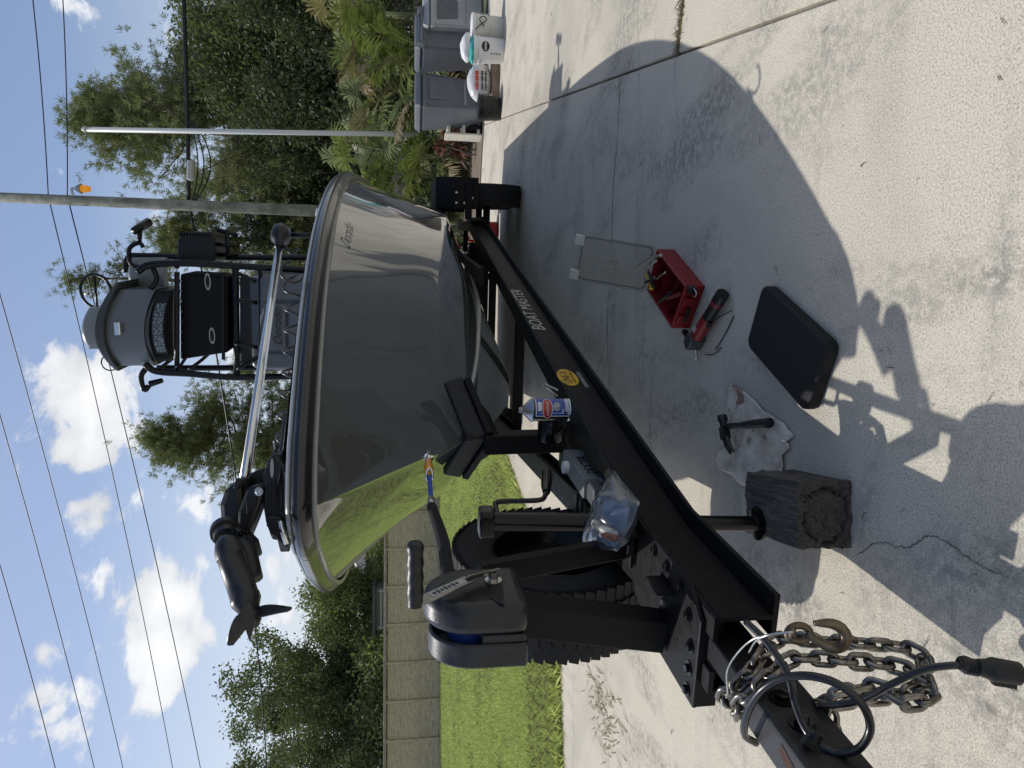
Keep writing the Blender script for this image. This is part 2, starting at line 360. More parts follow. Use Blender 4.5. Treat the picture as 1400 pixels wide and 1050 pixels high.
# cracks in the slab: thin dark ribbons following real crack lines
M_crack = mat('crack_dark', (.07, .066, .058), .95)
def crack(pix, w, seed):
    pts = smooth_path([onz(x, y, .0015) for x, y in pix], 10); r = random.Random(seed); mb = MB(); L_, R_ = [], []
    for i, p in enumerate(pts):
        tg = (pts[min(i + 1, len(pts) - 1)] - pts[max(i - 1, 0)]).normalized(); nn = Vector((-tg.y, tg.x, 0)); p = p + nn * r.gauss(0, w * 1.6); ww = w * r.uniform(.35, 1.3)
        L_.append(p + nn * ww); R_.append(p - nn * ww)
    mb.grid([L_, R_]); return mb.build('crack', M_crack, drive)
crack([(847, 105), (846, 150), (843, 200), (838, 260), (836, 330), (832, 400), (830, 470), (834, 540), (832, 600)], .0035, 1)
crack([(1170, 760), (1200, 742), (1240, 748), (1270, 732), (1300, 745), (1340, 775), (1380, 790)], .0012, 2)
crack([(800, 900), (812, 930), (822, 955), (832, 985)], .004, 3)
crack([(715, 190), (712, 240), (708, 250)], .006, 4)

# dead palm sprig blown on the driveway
def litter(name, c, n, ln, m, label, seed):
    r = random.Random(seed); P = []
    mb = MB()
    for k in range(n):
        a = r.gauss(R(100), .5); p = c + Vector((r.gauss(0, .12), r.gauss(0, .2), .004)); d = Vector((math.cos(a), math.sin(a), 0)); s = Vector((-d.y, d.x, 0)) * .004; l_ = ln * r.uniform(.4, 1.2)
        mb.add([p - s, p + s, p + d * l_ + Vector((0, 0, .012))], [(0, 1, 2)])
    o = mb.build(name, m); o['kind'] = 'stuff'; o['label'] = label; o['category'] = 'litter'; return o
litter('leaf_litter', onz(828, 970), 120, .16, M_dry, 'brown dry leaf scraps on the sunny concrete', 3)

# twigs, seed husks and specks blown over the slab
tw = MB(); r_t = random.Random(21)
for k in range(60):
    x, y = r_t.uniform(700, 1400), r_t.uniform(0, 1050); p = onz(x, y, .003)
    if p.y > 9: continue
    a = r_t.uniform(0, 6.28); l_ = r_t.uniform(.006, .035) * (1.6 if r_t.random() < .2 else 1); d = Vector((math.cos(a), math.sin(a), 0)); n_ = Vector((-d.y, d.x, 0)) * r_t.uniform(.0006, .0014); b_ = n_ * r_t.uniform(-2, 2)
    tw.add([p - n_, p + n_, p + d * l_ * .5 + n_ + b_ + Vector((0, 0, .001)), p + d * l_ * .5 - n_ + b_ + Vector((0, 0, .001)), p + d * l_ + Vector((0, 0, .001))], [(0, 1, 2, 3), (3, 2, 4)])
o = tw.build('twig_litter', mat('twig_brown', (.06, .048, .035), .9, col2=(.16, .12, .08), vscale=3)); o['kind'] = 'stuff'; o['label'] = 'tiny twigs and husks scattered over the concrete'; o['category'] = 'litter'
# lawn
lawn_edge = [(-30, 4.6), (-8, 5.05), (-2.99, 5.43), (-2.2, 5.57), (-1.57, 6.36), (-1.28, 7.3), (-.8, 8.97), (-.4, 10.9), (.6, 15.0), (1.0, 20), (1.0, 29), (-40, 29)]
lm = MB(); n = len(lawn_edge); lm.add([(x, y, .02) for x, y in lawn_edge] + [(x, y, -.1) for x, y in lawn_edge], [tuple(range(n))] + [(i, (i + 1) % n, n + (i + 1) % n, n + i) for i in range(n)])
lawn = lm.build('lawn', M_lawn); struct(lawn)
def inpoly(X, Y, poly):
    c = np.zeros(len(X), bool); j = len(poly) - 1
    for i in range(len(poly)):
        xi, yi = poly[i]; xj, yj = poly[j]
        c ^= ((yi > Y) != (yj > Y)) & (X < (xj - xi) * (Y - yi) / (yj - yi + 1e-12) + xi); j = i
    return c
M_grass = leafmat('grass_blade', (.32, .37, .135), (.65, .68, .30), .42, .6)
u = npr.uniform(0, 1, 330000); Yg = 5.0 * (27.5 / 5.0) ** (u ** .9); Xg = npr.uniform(-.66, .12, len(u)) * Yg * 1.0 - .1
k = inpoly(Xg, Yg, lawn_edge); Xg, Yg = Xg[k], Yg[k]
P = np.stack([Xg, Yg, np.full(len(Xg), .015)], 1); sc = (Yg / 6.0)
V, F = blades(P, .05, .095, .0055, 1.0, 2)
V = V.reshape(-1, 4, 3); V[:, :2, :2] = P[:, None, :2] + (V[:, :2, :2] - P[:, None, :2]) * np.clip(sc, 1, 2.6)[:, None, None]; V[:, 2, :2] = P[:, :2] + (V[:, 2, :2] - P[:, :2]) * np.clip(sc, 1, 1.8)[:, None]; V = V.reshape(-1, 3)
gr = mobj('lawn_grass', npmesh('lawn_grass', V, F), M_grass); gr['kind'] = 'stuff'; gr['label'] = 'bright green mown lawn grass beside the driveway'; gr['category'] = 'grass'
# thin dry patches and clover-dark tufts
kk = npr.uniform(0, 1, 26000); Yd = 5.2 * (26.5 / 5.2) ** kk; Xd = npr.uniform(-.66, .12, len(kk)) * Yd; kd = inpoly(Xd, Yd, lawn_edge); Xd, Yd = Xd[kd], Yd[kd]
ptn = np.array([mnoise.noise(Vector((x * .9, y * .6, 3))) for x, y in zip(Xd, Yd)]); kd = ptn > .08; Xd, Yd = Xd[kd], Yd[kd]
V, F = blades(np.stack([Xd, Yd, np.full(len(Xd), .03)], 1), .05, .10, .007, 1.4, 9); dl = mobj('dry_lawn_grass', npmesh('dry_lawn_grass', V, F), M_dry); dl['kind'] = 'stuff'; dl['label'] = 'straw coloured dry patches in the lawn'; dl['category'] = 'grass'
# uneven fringe hanging over the concrete edge
P = []
for i in range(1, 8):
    a, b = Vector((*lawn_edge[i], 0)), Vector((*lawn_edge[i + 1], 0))
    for k in range(int((b - a).length * 420)): p = a.lerp(b, rnd.random()); P.append((p.x + rnd.gauss(.0, .03), p.y + rnd.gauss(-.01, .03), .0))
V, F = blades(np.array(P), .04, .09, .005, 1.6, 5)
fr = mobj('edge_grass', npmesh('edge_grass', V, F), M_grass); fr['kind'] = 'stuff'; fr['label'] = 'ragged grass fringe overhanging the concrete edge'; fr['category'] = 'grass'

# planting bed beyond the driveway on the right
bed = flat('planting_bed', [(.9, 14.6), (3.2, 11.9), (4.2, 11.2), (7.5, 12.2), (14, 12.5), (30, 16), (30, 45), (1.0, 45)], .012, M_soil); struct(bed)

# ---- concrete panel wall on the left
M_wall = bpy.data.materials.new('split_stone_wall'); M_wall.use_nodes = True
def wallmat(m):
    nt = m.node_tree; b = nt.nodes['Principled BSDF']; N = nt.nodes.new; L = nt.links.new
    tc = N('ShaderNodeTexCoord'); mp = N('ShaderNodeMapping'); mp.inputs['Scale'].default_value = (1.2, 1, 5.5); L(tc.outputs['Object'], mp.inputs[0])
    n = N('ShaderNodeTexNoise'); n.inputs['Scale'].default_value = 5; n.inputs['Detail'].default_value = 6; n.inputs['Roughness'].default_value = .65; L(mp.outputs[0], n.inputs[0])
    v = N('ShaderNodeTexVoronoi'); v.inputs['Scale'].default_value = 5.5; L(mp.outputs[0], v.inputs[0])
    mr = N('ShaderNodeMapRange'); mr.inputs['From Min'].default_value = .3; mr.inputs['From Max'].default_value = .7; L(n.outputs[0], mr.inputs[0])
    mx = N('ShaderNodeMix'); mx.data_type = 'RGBA'; mx.inputs[6].default_value = (.56, .43, .28, 1); mx.inputs[7].default_value = (.85, .70, .48, 1); L(mr.outputs[0], mx.inputs[0])
    n3 = N('ShaderNodeTexNoise'); n3.inputs['Scale'].default_value = .9; n3.inputs['Detail'].default_value = 4; L(tc.outputs['Object'], n3.inputs[0])
    m3 = N('ShaderNodeMapRange'); m3.inputs['From Min'].default_value = .45; m3.inputs['From Max'].default_value = .75; m3.inputs['To Max'].default_value = .5; L(n3.outputs[0], m3.inputs[0])
    mx2 = N('ShaderNodeMix'); mx2.data_type = 'RGBA'; mx2.inputs[7].default_value = (.42, .36, .27, 1); L(m3.outputs[0], mx2.inputs[0]); L(mx.outputs[2], mx2.inputs[6])
    L(mx2.outputs[2], b.inputs['Base Color']); b.inputs['Roughness'].default_value = .9
    bp = N('ShaderNodeBump'); bp.inputs['Strength'].default_value = .9; bp.inputs['Distance'].default_value = .04
    ad = N('ShaderNodeMath'); ad.operation = 'ADD'; L(v.outputs['Distance'], ad.inputs[0]); L(n.outputs[0], ad.inputs[1]); L(ad.outputs[0], bp.inputs['Height']); L(bp.outputs[0], b.inputs['Normal'])
wallmat(M_wall)
W0 = Vector((-15.4, 25.4, 0)); W1 = Vector((9.0, 28.2, 0)); wd = (W1 - W0).normalized(); wn = Vector((wd.y, -wd.x, 0))
wall = thing('panel_wall', W0, 'long tan split-stone concrete panel wall behind the lawn', 'wall')
WH = 1.93; PL_ = 1.34; npan = int((W1 - W0).length / PL_)
pm = None
for i in range(npan):
    c = W0 + wd * (PL_ * (i + .5)) + Vector((0, 0, WH / 2))
    if pm is None:
        P = []
        nu, nv = 14, 22
        for a in range(nu + 1):
            row = []
            for b in range(nv + 1):
                x = -(PL_ - .10) / 2 + (PL_ - .10) * a / nu; z = -WH / 2 + WH * b / nv
                d = mnoise.noise(Vector((x * 3, 0, z * 9))) * .022
                row.append(wd * x + wn * (.05 + d) + Vector((0, 0, z)))
            P.append(row)
        mb = MB(); mb.grid(P); mb.box(Vector((0, 0, 0)), (PL_ - .10, .06, WH), (wd, wn, Vector((0, 0, 1))))
        o = mb.build('panel', M_wall); pm = o.data; bpy.data.objects.remove(o)
    o = bpy.data.objects.new('panel', pm); COL.objects.link(o); o.parent = wall; o.matrix_parent_inverse = wm(wall).inverted(); o.location = c
pom = None
for i in range(npan + 1):
    c = W0 + wd * (PL_ * i) + Vector((0, 0, WH / 2 + .02))
    if pom is None:
        mb = MB(); mb.box(Vector((0, 0, 0)) + wn * .045, (.085, .15, WH + .04), (wd, wn, Vector((0, 0, 1)))); o = mb.build('post', M_wall, bevel=.01); pom = o.data; bpy.data.objects.remove(o)
    o = bpy.data.objects.new('post', pom); COL.objects.link(o); o.parent = wall; o.matrix_parent_inverse = wm(wall).inverted(); o.location = c
mb = MB(); mb.box(W0 + wd * (PL_ * npan / 2) + Vector((0, 0, WH + .09)), (PL_ * npan + .2, .22, .10), (wd, wn, Vector((0, 0, 1)))); mb.build('cap', mat('wall_cap', (.38, .32, .24), .9, var=.25, vscale=3, bump=.4, bscale=20), wall, bevel=.02)

# ---- houses beyond the wall
M_stucco = mat('beige_stucco', (.50, .43, .35), .9, var=.06, vscale=3, bump=.2, bscale=60)
M_shingle = mat('grey_shingle', (.10, .10, .105), .9, var=.3, vscale=14, bump=.5, bscale=30)
M_glassd = mat('dark_glass', (.02, .025, .03), .08, spec=.6)
def house(c, w, d, h, rh, wallm, roofm, label, rz, wins):
    t = thing('house', c, label, 'house'); X = Vector((math.cos(rz), math.sin(rz), 0)); Yv = Vector((-math.sin(rz), math.cos(rz), 0)); Z_ = Vector((0, 0, 1)); c = Vector(c)
    mb = MB(); mb.box(c + Z_ * h / 2, (w, d, h), (X, Yv, Z_)); wl = mb.build('wall', wallm, t)
    e = .45; z0 = h - .02
    pts = [c + X * (s * (w / 2 + e)) + Yv * (r_ * (d / 2 + e)) + Z_ * z0 for s, r_ in ((-1, -1), (1, -1), (1, 1), (-1, 1))]
    ri = [c + X * (s * (w / 2 - d / 2 + .4)) + Z_ * (z0 + rh) for s in (-1, 1)]
    mb = MB(); mb.add(pts + ri + [p + Z_ * -.18 for p in pts], [(0, 1, 5, 4), (2, 3, 4, 5), (1, 2, 5), (3, 0, 4), (6, 7, 1, 0), (7, 8, 2, 1), (8, 9, 3, 2), (9, 6, 0, 3), (9, 8, 7, 6)]); mb.build('roof', roofm, t)
    for (x, z, ww, hh) in wins:
        mb = MB(); mb.box(c + X * x - Yv * (d / 2 + .02) + Z_ * z, (ww, .08, hh), (X, Yv, Z_)); f = mb.build('window', M_white, t)
        mb = MB(); mb.box(c + X * x - Yv * (d / 2 + .065) + Z_ * z, (ww - .12, .02, hh - .12), (X, Yv, Z_)); mb.build('pane', M_glassd, f)
    return t
ph = atY(510, 745, 44); house((ph.x + 3.6, 46, 0), 12, 8, 3.6, 1.6, M_stucco, M_shingle, 'beige stucco house under a dark roof edge beyond the wall, beside the bow', R(4), ((-3.5, 2.2, 1.4, 1.2), (0, 2.2, 1.4, 1.2)))
ph = atY(515, 840, 40); house((ph.x - 4.0, 46, 0), 11, 7, 2.5, 1.5, mat('grey_siding', (.20, .19, .18), .9, var=.1, vscale=3), M_shingle, 'low grey house with a shingle roof half hidden by trees beyond the wall', R(-3), ((2, 1.6, 1.2, 1.0),))
# slatted grey structure with two pale frames just over the wall
c = atY(519, 837, 33.0); t = thing('carport', (c.x, 33.5, 0), 'grey flat-roofed shed with a pale framed opening rising over the wall', 'shed')
M_gsh = mat('shed_grey', (.15, .155, .16), .8, var=.15, vscale=5); M_pale = mat('pale_frame', (.36, .38, .38), .6)
mb = MB(); mb.box((c.x, 33.9, 1.35), (2.0, .8, 2.7)); mb.build('wall', M_gsh, t); mb = MB(); mb.box((c.x, 33.8, 2.76), (2.3, 1.3, .12)); mb.build('roof', M_shingle, t)
for dz in (2.45, 1.75): mb = MB(); mb.box((c.x, 33.47, dz), (1.9, .06, .09)); mb.build('frame_rail', M_pale, t)
for dx in (-.85, .85): mb = MB(); mb.box((c.x + dx, 33.46, 2.05), (.09, .05, 1.1)); mb.build('frame_post', M_pale, t)
# hedge row beyond wall
# ---- bark, leaves
M_bark = mat('pine_bark', (.10, .075, .06), .95, col2=(.20, .165, .14), vscale=9, bump=.8, bscale=18)
M_bark2 = mat('oak_bark', (.085, .075, .065), .95, col2=(.16, .145, .125), vscale=9, bump=.7, bscale=18)
L_pine = leafmat('pine_needle', (.13, .150, .068), (.29, .305, .15), .32)
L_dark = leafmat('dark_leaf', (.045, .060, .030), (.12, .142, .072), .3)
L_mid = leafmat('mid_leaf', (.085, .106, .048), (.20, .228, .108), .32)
L_brt = leafmat('bright_leaf', (.12, .155, .058), (.265, .30, .13), .36)
L_palm = leafmat('palm_leaf', (.075, .10, .028), (.20, .23, .075), .3, .4)
L_dryp = leafmat('dry_palm', (.20, .16, .09), (.36, .30, .18), .25)
L_red = leafmat('ti_leaf', (.10, .018, .035), (.24, .05, .09), .3, .4)
L_red2 = leafmat('ti_leaf_dull', (.09, .035, .035), (.18, .08, .07), .3, .4)
def rdir(r, n):
    v = r.normal(size=(n, 3)); return v / np.linalg.norm(v, axis=1)[:, None]
def leafcloud(C, per, spread, size, seed, aspect=.55, flat=.0):
    """leaves: rhombi scattered round clump centres C"""
    r = np.random.default_rng(seed); n = len(C) * per; P = np.repeat(C, per, 0) + r.normal(size=(n, 3)) * spread
    a = rdir(r, n); a[:, 2] *= (1 - flat); b = np.cross(a, rdir(r, n)); b /= np.linalg.norm(b, axis=1)[:, None] + 1e-9; a /= np.linalg.norm(a, axis=1)[:, None] + 1e-9
    s = (size * r.uniform(.6, 1.4, n))[:, None]; a = a * s; b = b * s * aspect
    V = np.stack([P - a, P - b * .9 + a * .1, P + a, P + b * .9 + a * .1], 1).reshape(-1, 3); F = (np.arange(n) * 4)[:, None] + np.arange(4)[None]; return V, F
def needles(C, D, per, ln, w, seed):
    """pine tufts: thin needles fanned round direction D at centre C"""
    r = np.random.default_rng(seed); n = len(C) * per; P = np.repeat(C, per, 0) + r.normal(size=(n, 3)) * .05; d = np.repeat(D, per, 0) * .75 + rdir(r, n) * .85; d /= np.linalg.norm(d, axis=1)[:, None]
    s = np.cross(d, rdir(r, n)); s /= np.linalg.norm(s, axis=1)[:, None] + 1e-9; l_ = (ln * r.uniform(.6, 1.15, n))[:, None]
    V = np.stack([P - s * w, P + s * w, P + d * l_], 1).reshape(-1, 3); F = (np.arange(n) * 3)[:, None] + np.arange(3)[None]; return V, F
def limb(mb, p, d, ln, r0, rr, k=5, droop=0.0, wob=.12):
    pts = [Vector(p)]; rs = [r0]; d = Vector(d).normalized()
    for i in range(k):
        d = (d + Vector((rr.gauss(0, wob), rr.gauss(0, wob), rr.gauss(0, wob) - droop))).normalized(); pts.append(pts[-1] + d * ln / k); rs.append(r0 * (1 - .8 * (i + 1) / k))
    mb.tube(pts, rs, 6, cap=False); return pts
def pine(c, H, spread, z0f, label, seed, nl=26, tufts=26, per=13, lean=(0, 0), tr=.17, leaf=None, group='pines behind the boat'):
    rr = random.Random(seed); t = thing('pine_tree', c, label, 'pine tree', group); c = Vector(c); mb = MB()
    trunk = [c + Vector((lean[0] * (i / 8) + rr.gauss(0, .06), lean[1] * (i / 8) + rr.gauss(0, .06), H * i / 8 - .1)) for i in range(9)]
    mb.tube(trunk, [tr * (1 - .85 * i / 8) + .015 for i in range(9)], 10); Cs, Ds = [], []
    def at(f): f = max(0, min(.999, f)) * 8; i = int(f); return trunk[i].lerp(trunk[i + 1], f - i)
    for k in range(nl):
        f = z0f + (1 - z0f) * (k / nl) ** .9; a = rr.uniform(0, 2 * math.pi); ln = spread * (1 - .75 * ((f - z0f) / (1 - z0f)) ** 1.6) * rr.uniform(.55, 1.1)
        br = limb(mb, at(f), (math.cos(a), math.sin(a), rr.uniform(.0, .55)), ln, .05 * (1.25 - f) + .015, rr, 6, -.03)
        for j in range(tufts):
            i = rr.randint(2, 6); p = br[i]; dd = (br[i] - br[i - 1]).normalized(); o_ = Vector((rr.gauss(0, 1), rr.gauss(0, 1), rr.gauss(0, .55))) * (.16 + ln * .10 * (i / 6 + .3))
            Cs.append(tuple(p + o_)); q = (dd * .5 + o_.normalized() * .7 + Vector((0, 0, .45))).normalized(); Ds.append(tuple(q))
        # twigs to the outer tufts
        for j in range(4): p = br[rr.randint(3, 6)]; mb.tube([p, Vector(Cs[-1 - j])], [.012, .005], 4, cap=False)
    for k in range(tufts): p = trunk[-1] + Vector((rr.gauss(0, .35), rr.gauss(0, .35), rr.gauss(0, .4))); Cs.append(tuple(p)); Ds.append((0, 0, 1))
    mb.build('trunk', M_bark, t, smooth=True, fixn=False); V, F = needles(np.array(Cs), np.array(Ds), per, .22, .013, seed); mobj('crown', npmesh('crown', V, F), leaf or L_pine, t); return t
def broad(c, H, rx, rz_, zc, label, seed, leaf, nclump=170, per=130, ls=.08, trunk=.22, group=None, name='leafy_tree', clsp=.45, gaps=.0):
    rr = random.Random(seed); r = np.random.default_rng(seed); t = thing(name, c, label, 'tree', group); c = Vector(c); mb = MB()
    if trunk:
        tp = limb(mb, c - Vector((0, 0, .1)), (rr.gauss(0, .05), rr.gauss(0, .05), 1), zc * .95, trunk, rr, 6, 0, .06); mb.tube(tp, [trunk * (1 - .5 * i / 6) for i in range(7)], 10)
    Cs = []; lob = [(Vector((rr.uniform(-.75, .75) * rx, rr.uniform(-.75, .75) * rx, zc + rr.uniform(-.7, .75) * rz_)), rr.uniform(.32, .6)) for k in range(13)]
    for k in range(nclump):
        lc, lr = rr.choice(lob); d = Vector((rr.gauss(0, 1), rr.gauss(0, 1), rr.gauss(0, 1))).normalized() * rr.uniform(.55, 1.0); p = lc + Vector((d.x * rx * lr, d.y * rx * lr, d.z * rz_ * lr))
        if p.z < .15: continue
        Cs.append(tuple(c + p))
    if trunk:
        for k in range(34): p = Vector(rr.choice(Cs)); q = tp[rr.randint(3, 6)]; m_ = q.lerp(p, .5) + Vector((rr.gauss(0, .3), rr.gauss(0, .3), rr.gauss(0, .3))); mb.tube(smooth_path([q, m_, p], 3), [.07, .06, .05, .045, .035, .025, .015][:7], 5, cap=False)
        mb.build('trunk', M_bark2, t, smooth=True, fixn=False)
    V, F = leafcloud(np.array(Cs), per, clsp, ls, seed); mobj('crown', npmesh('crown', V, F), leaf, t); return t
def gx(x, y, Y): return atY(x, y, Y).x
# the tall pines on the right
pine((gx(300, 195, 27), 27, 0), 12.6, 3.6, .36, 'tall open-topped pine right of the white pole, forked branches against the sky', 11, 40, 80, 18, (.5, 0), .2)
pine((gx(300, 160, 30), 30, 0), 13.6, 3.4, .45, 'tall pine whose top the white pole crosses', 12, 38, 80, 18, (-.2, 0), .2)
pine((gx(300, 330, 29), 29, 0), 10.8, 3.0, .3, 'pine seen between the wooden utility pole and the boat tower', 13, 34, 72, 18, (.2, 0), .18)
pine((gx(300, 385, 34), 34, 0), 16.2, 2.0, .5, 'slim pine whose tip shows above the tower pod', 14, 22, 36, 15, (0, 0), .15)
pine((gx(300, 600, 30), 30, 0), 11.2, 3.0, .42, 'round-crowned pine over the bow left of the tower', 15, 46, 90, 18, (.2, 0), .17)
pine((gx(300, 500, 33), 33, 0), 8.6, 2.4, .35, 'shorter pine half hidden behind the tower leg', 16, 28, 60, 17, (0, 0), .15)
pine((gx(300, 255, 36), 36, 0), 11.8, 3.2, .25, 'pine standing farther back behind the utility pole', 17, 34, 72, 18, (0, 0), .17)
# the dense woods on the right
TR = [(60, 26, 9, 2.9, 3.1, 5.2, 'mid green leafy tree at the right edge behind the carts', L_mid, 21), (15, 24, 9, 2.7, 3.5, 5.1, 'tall leafy tree filling the far right corner', L_mid, 22), (120, 29, 8.6, 3.0, 3.2, 5.2, 'dark rounded tree between carts and white pole', L_dark, 23),
      (200, 25, 6.4, 2.6, 2.6, 3.8, 'dark leafy tree low behind the white pole', L_dark, 24), (260, 30, 7.6, 2.8, 3.2, 4.4, 'dark leafy tree behind the wooden utility pole', L_dark, 25), (330, 32, 7.4, 3.0, 3.0, 4.2, 'leafy tree behind the folded motor head', L_mid, 26),
      (95, 21, 5.4, 2.3, 2.2, 3.2, 'dark shrubby tree behind the palms and carts', L_dark, 27), (410, 36, 6.6, 3.0, 2.8, 3.9, 'leafy tree showing low through the tower frame', L_mid, 28), (500, 38, 6.4, 2.8, 2.6, 3.6, 'leafy tree low behind the bow below the round pine', L_mid, 29), (-40, 22, 8, 2.5, 3.4, 4.3, 'leafy tree just entering at the far right', L_mid, 30)]
for (y, Y, H, rx, rz_, zc, lab, lf, sd_) in TR: broad((gx(400, y, Y), Y, 0), H, rx, rz_, zc, lab, sd_, lf, 250, 150, .068, .2, 'leafy trees behind the driveway', clsp=.27)
# left: oak and bright tree over the wall
broad((gx(450, 958, 40), 40, 0), 12, 4.5, 4.3, 7.0, 'large dark spreading oak on the left beyond the wall', 41, L_mid, 400, 150, .095, .38, None, 'oak_tree', .30)
broad((gx(450, 1060, 36), 36, 0), 8, 3.6, 3.0, 4.4, 'lighter green tree at the left edge below the oak', 42, L_mid, 240, 140, .075, .25, None, clsp=.28)
broad((gx(450, 818, 37), 37, 0), 6, 2.3, 2.0, 3.9, 'bright green bushy tree above the wall left of the bow', 43, L_brt, 220, 140, .075, .2, None, clsp=.26)
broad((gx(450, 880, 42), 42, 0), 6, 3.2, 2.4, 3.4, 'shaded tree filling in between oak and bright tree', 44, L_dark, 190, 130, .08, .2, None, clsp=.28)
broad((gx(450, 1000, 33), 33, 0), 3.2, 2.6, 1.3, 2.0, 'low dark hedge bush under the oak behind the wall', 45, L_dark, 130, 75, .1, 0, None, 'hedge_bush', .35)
broad((gx(450, 730, 36), 36, 0), 3.4, 1.6, 1.2, 2.2, 'flowering bush in front of the beige house', 46, L_brt, 80, 60, .1, 0, None, 'garden_bush', .3)
broad((gx(450, 905, 34), 34, 0), 3.0, 1.6, 1.2, 1.9, 'shaggy light bush right of the hedge behind the wall', 47, L_brt, 90, 60, .1, 0, None, 'garden_bush', .3)

# palms and understorey on the right
def fan(mbv, c, d, size, rr, nleaf=18, spread=R(115)):
    """fan frond: pointed leaflets round direction d"""
    d = Vector(d).normalized(); s = d.cross(Vector((0, 0, 1)));
    s = s.normalized() if s.length > .1 else Vector((1, 0, 0)); nrm = s.cross(d); roll = rr.uniform(-.9, .9); s2 = s * math.cos(roll) + nrm * math.sin(roll)
    for k in range(nleaf):
        a = -spread + 2 * spread * k / (nleaf - 1); e = d * math.cos(a) + s2 * math.sin(a); w_ = d.cross(s2) * .25 * rr.uniform(-1, 1); sd2 = (e.cross(d.cross(s2))).normalized() * size * .045
        l_ = size * rr.uniform(.85, 1.1) * (1 - .25 * abs(a) / spread); m_ = c + e * l_ * .6 + w_ * size * .1; q = c + e * l_ + Vector((0, 0, -size * .22))
        mbv.append((c, m_ - sd2, q, m_ + sd2))
def pinnate(mbv, c, d, ln, rr, droop, nl=22, lw=.03, ll=.42):
    pts = []; p = Vector(c); dd = Vector(d).normalized(); st = ln / nl
    for k in range(nl):
        pts.append(p.copy()); p = p + dd * st; dd = (dd + Vector((0, 0, -droop / nl))).normalized()
        s = dd.cross(Vector((0, 0, 1))); s = s.normalized() if s.length > .05 else Vector((1, 0, 0)); l_ = ln * ll * math.sin(math.pi * (k + 1.5) / (nl + 2)) ** .7 * rr.uniform(.85, 1.1)
        if k < 3: continue
        for sg in (-1, 1):
            e = (s * sg * .8 + dd * .55 + Vector((0, 0, .18 - .3 * rr.random()))).normalized(); w_ = dd * lw * ln; q = p + e * l_ + Vector((0, 0, -l_ * .3)); mbv.append((p, p + e * l_ * .5 + w_, q, p + e * l_ * .5 - w_))
    return pts
def palm(c, kind, size, nf, label, seed, leaf, stem=.6, group='palms and palmettos in the planting bed'):
    rr = random.Random(seed); t = thing('palm', c, label, 'palm', group); c = Vector(c); Q = []; D_ = []; mb = MB()
    mb.tube([c + Vector((0, 0, -.05)), c + Vector((0, 0, stem))], [.09, .06], 8)
    fr_ = []
    for k in range(nf):
        a = rr.uniform(0, 2 * math.pi); el = rr.uniform(.15, 1.35); d = Vector((math.cos(a) * math.cos(el), math.sin(a) * math.cos(el), math.sin(el))); b = c + Vector((0, 0, stem))
        Q = []; dry = rr.random() < .28
        if kind == 'fan':
            e = b + d * size * rr.uniform(.7, 1.3); mb.tube([b, b.lerp(e, .5) + Vector((0, 0, .05)), e], [.018, .014, .01], 5); fan(Q, e, d + Vector((0, 0, -.25)), size * rr.uniform(.6, .85), rr)
        else:
            pp = pinnate(Q, b, d, size * rr.uniform(1.0, 1.5), rr, rr.uniform(.8, 1.7)); mb.tube(pp, [.018 * (1 - .8 * i / len(pp)) for i in range(len(pp))], 5, cap=False)
        fr_.append((Q, dry))
    mb.build('stem', mat('palm_stem', (.16, .17, .07), .8, var=.3, vscale=6), t, smooth=True, fixn=False)
    for Q, dry in fr_: V = np.array([tuple(p) for f in Q for p in f]); mobj('frond', npmesh('frond', V, np.arange(len(V)).reshape(-1, 4)), L_dryp if dry else leaf, t)
    return t
PM = [(470, 55, 15.5, 'fan', 1.0, 12, 'broad fan palm highest in the clump above the carts', 1.6), (470, 15, 14.5, 'fan', .9, 11, 'fan palm at the right edge above the carts', 1.8), (500, 95, 16, 'fan', .95, 12, 'yellowing fan palm between the two dark carts', 1.5), (505, 140, 15, 'fan', .85, 11, 'fan palm left of the front cart', 1.2),
      (480, 205, 17, 'pin', 1.3, 12, 'feathery palm just left of the white pole', 1.2), (520, 225, 15.5, 'pin', 1.1, 12, 'feathery palm beside the boat shoulder', .7), (455, 215, 19, 'fan', 1.0, 12, 'fan palm behind the boat shoulder', 2.0), (540, 180, 14.2, 'pin', 1.0, 11, 'low feathery palm at the foot of the white pole', .4),
      (530, 60, 13.8, 'pin', 1.1, 11, 'feathery palm drooping behind the dark carts', .9), (540, 110, 13.6, 'pin', 1.0, 11, 'low feathery palm behind the front cart', .7), (560, 215, 13.8, 'fan', .6, 9, 'small palmetto by the fence beside the boat', .4), (500, 25, 16.5, 'pin', 1.4, 12, 'tall feathery palm at the far right', 1.6), (575, 240, 14.5, 'pin', .8, 9, 'small feathery palm low behind the trailer fender', .2)]
for i, (x, y, Y, kd, sz, nf, lab, st_) in enumerate(PM): p = atY(x, y, Y); palm((p.x, Y, 0), kd, sz, nf, lab, 60 + i, L_palm if i % 3 else L_brt, st_)
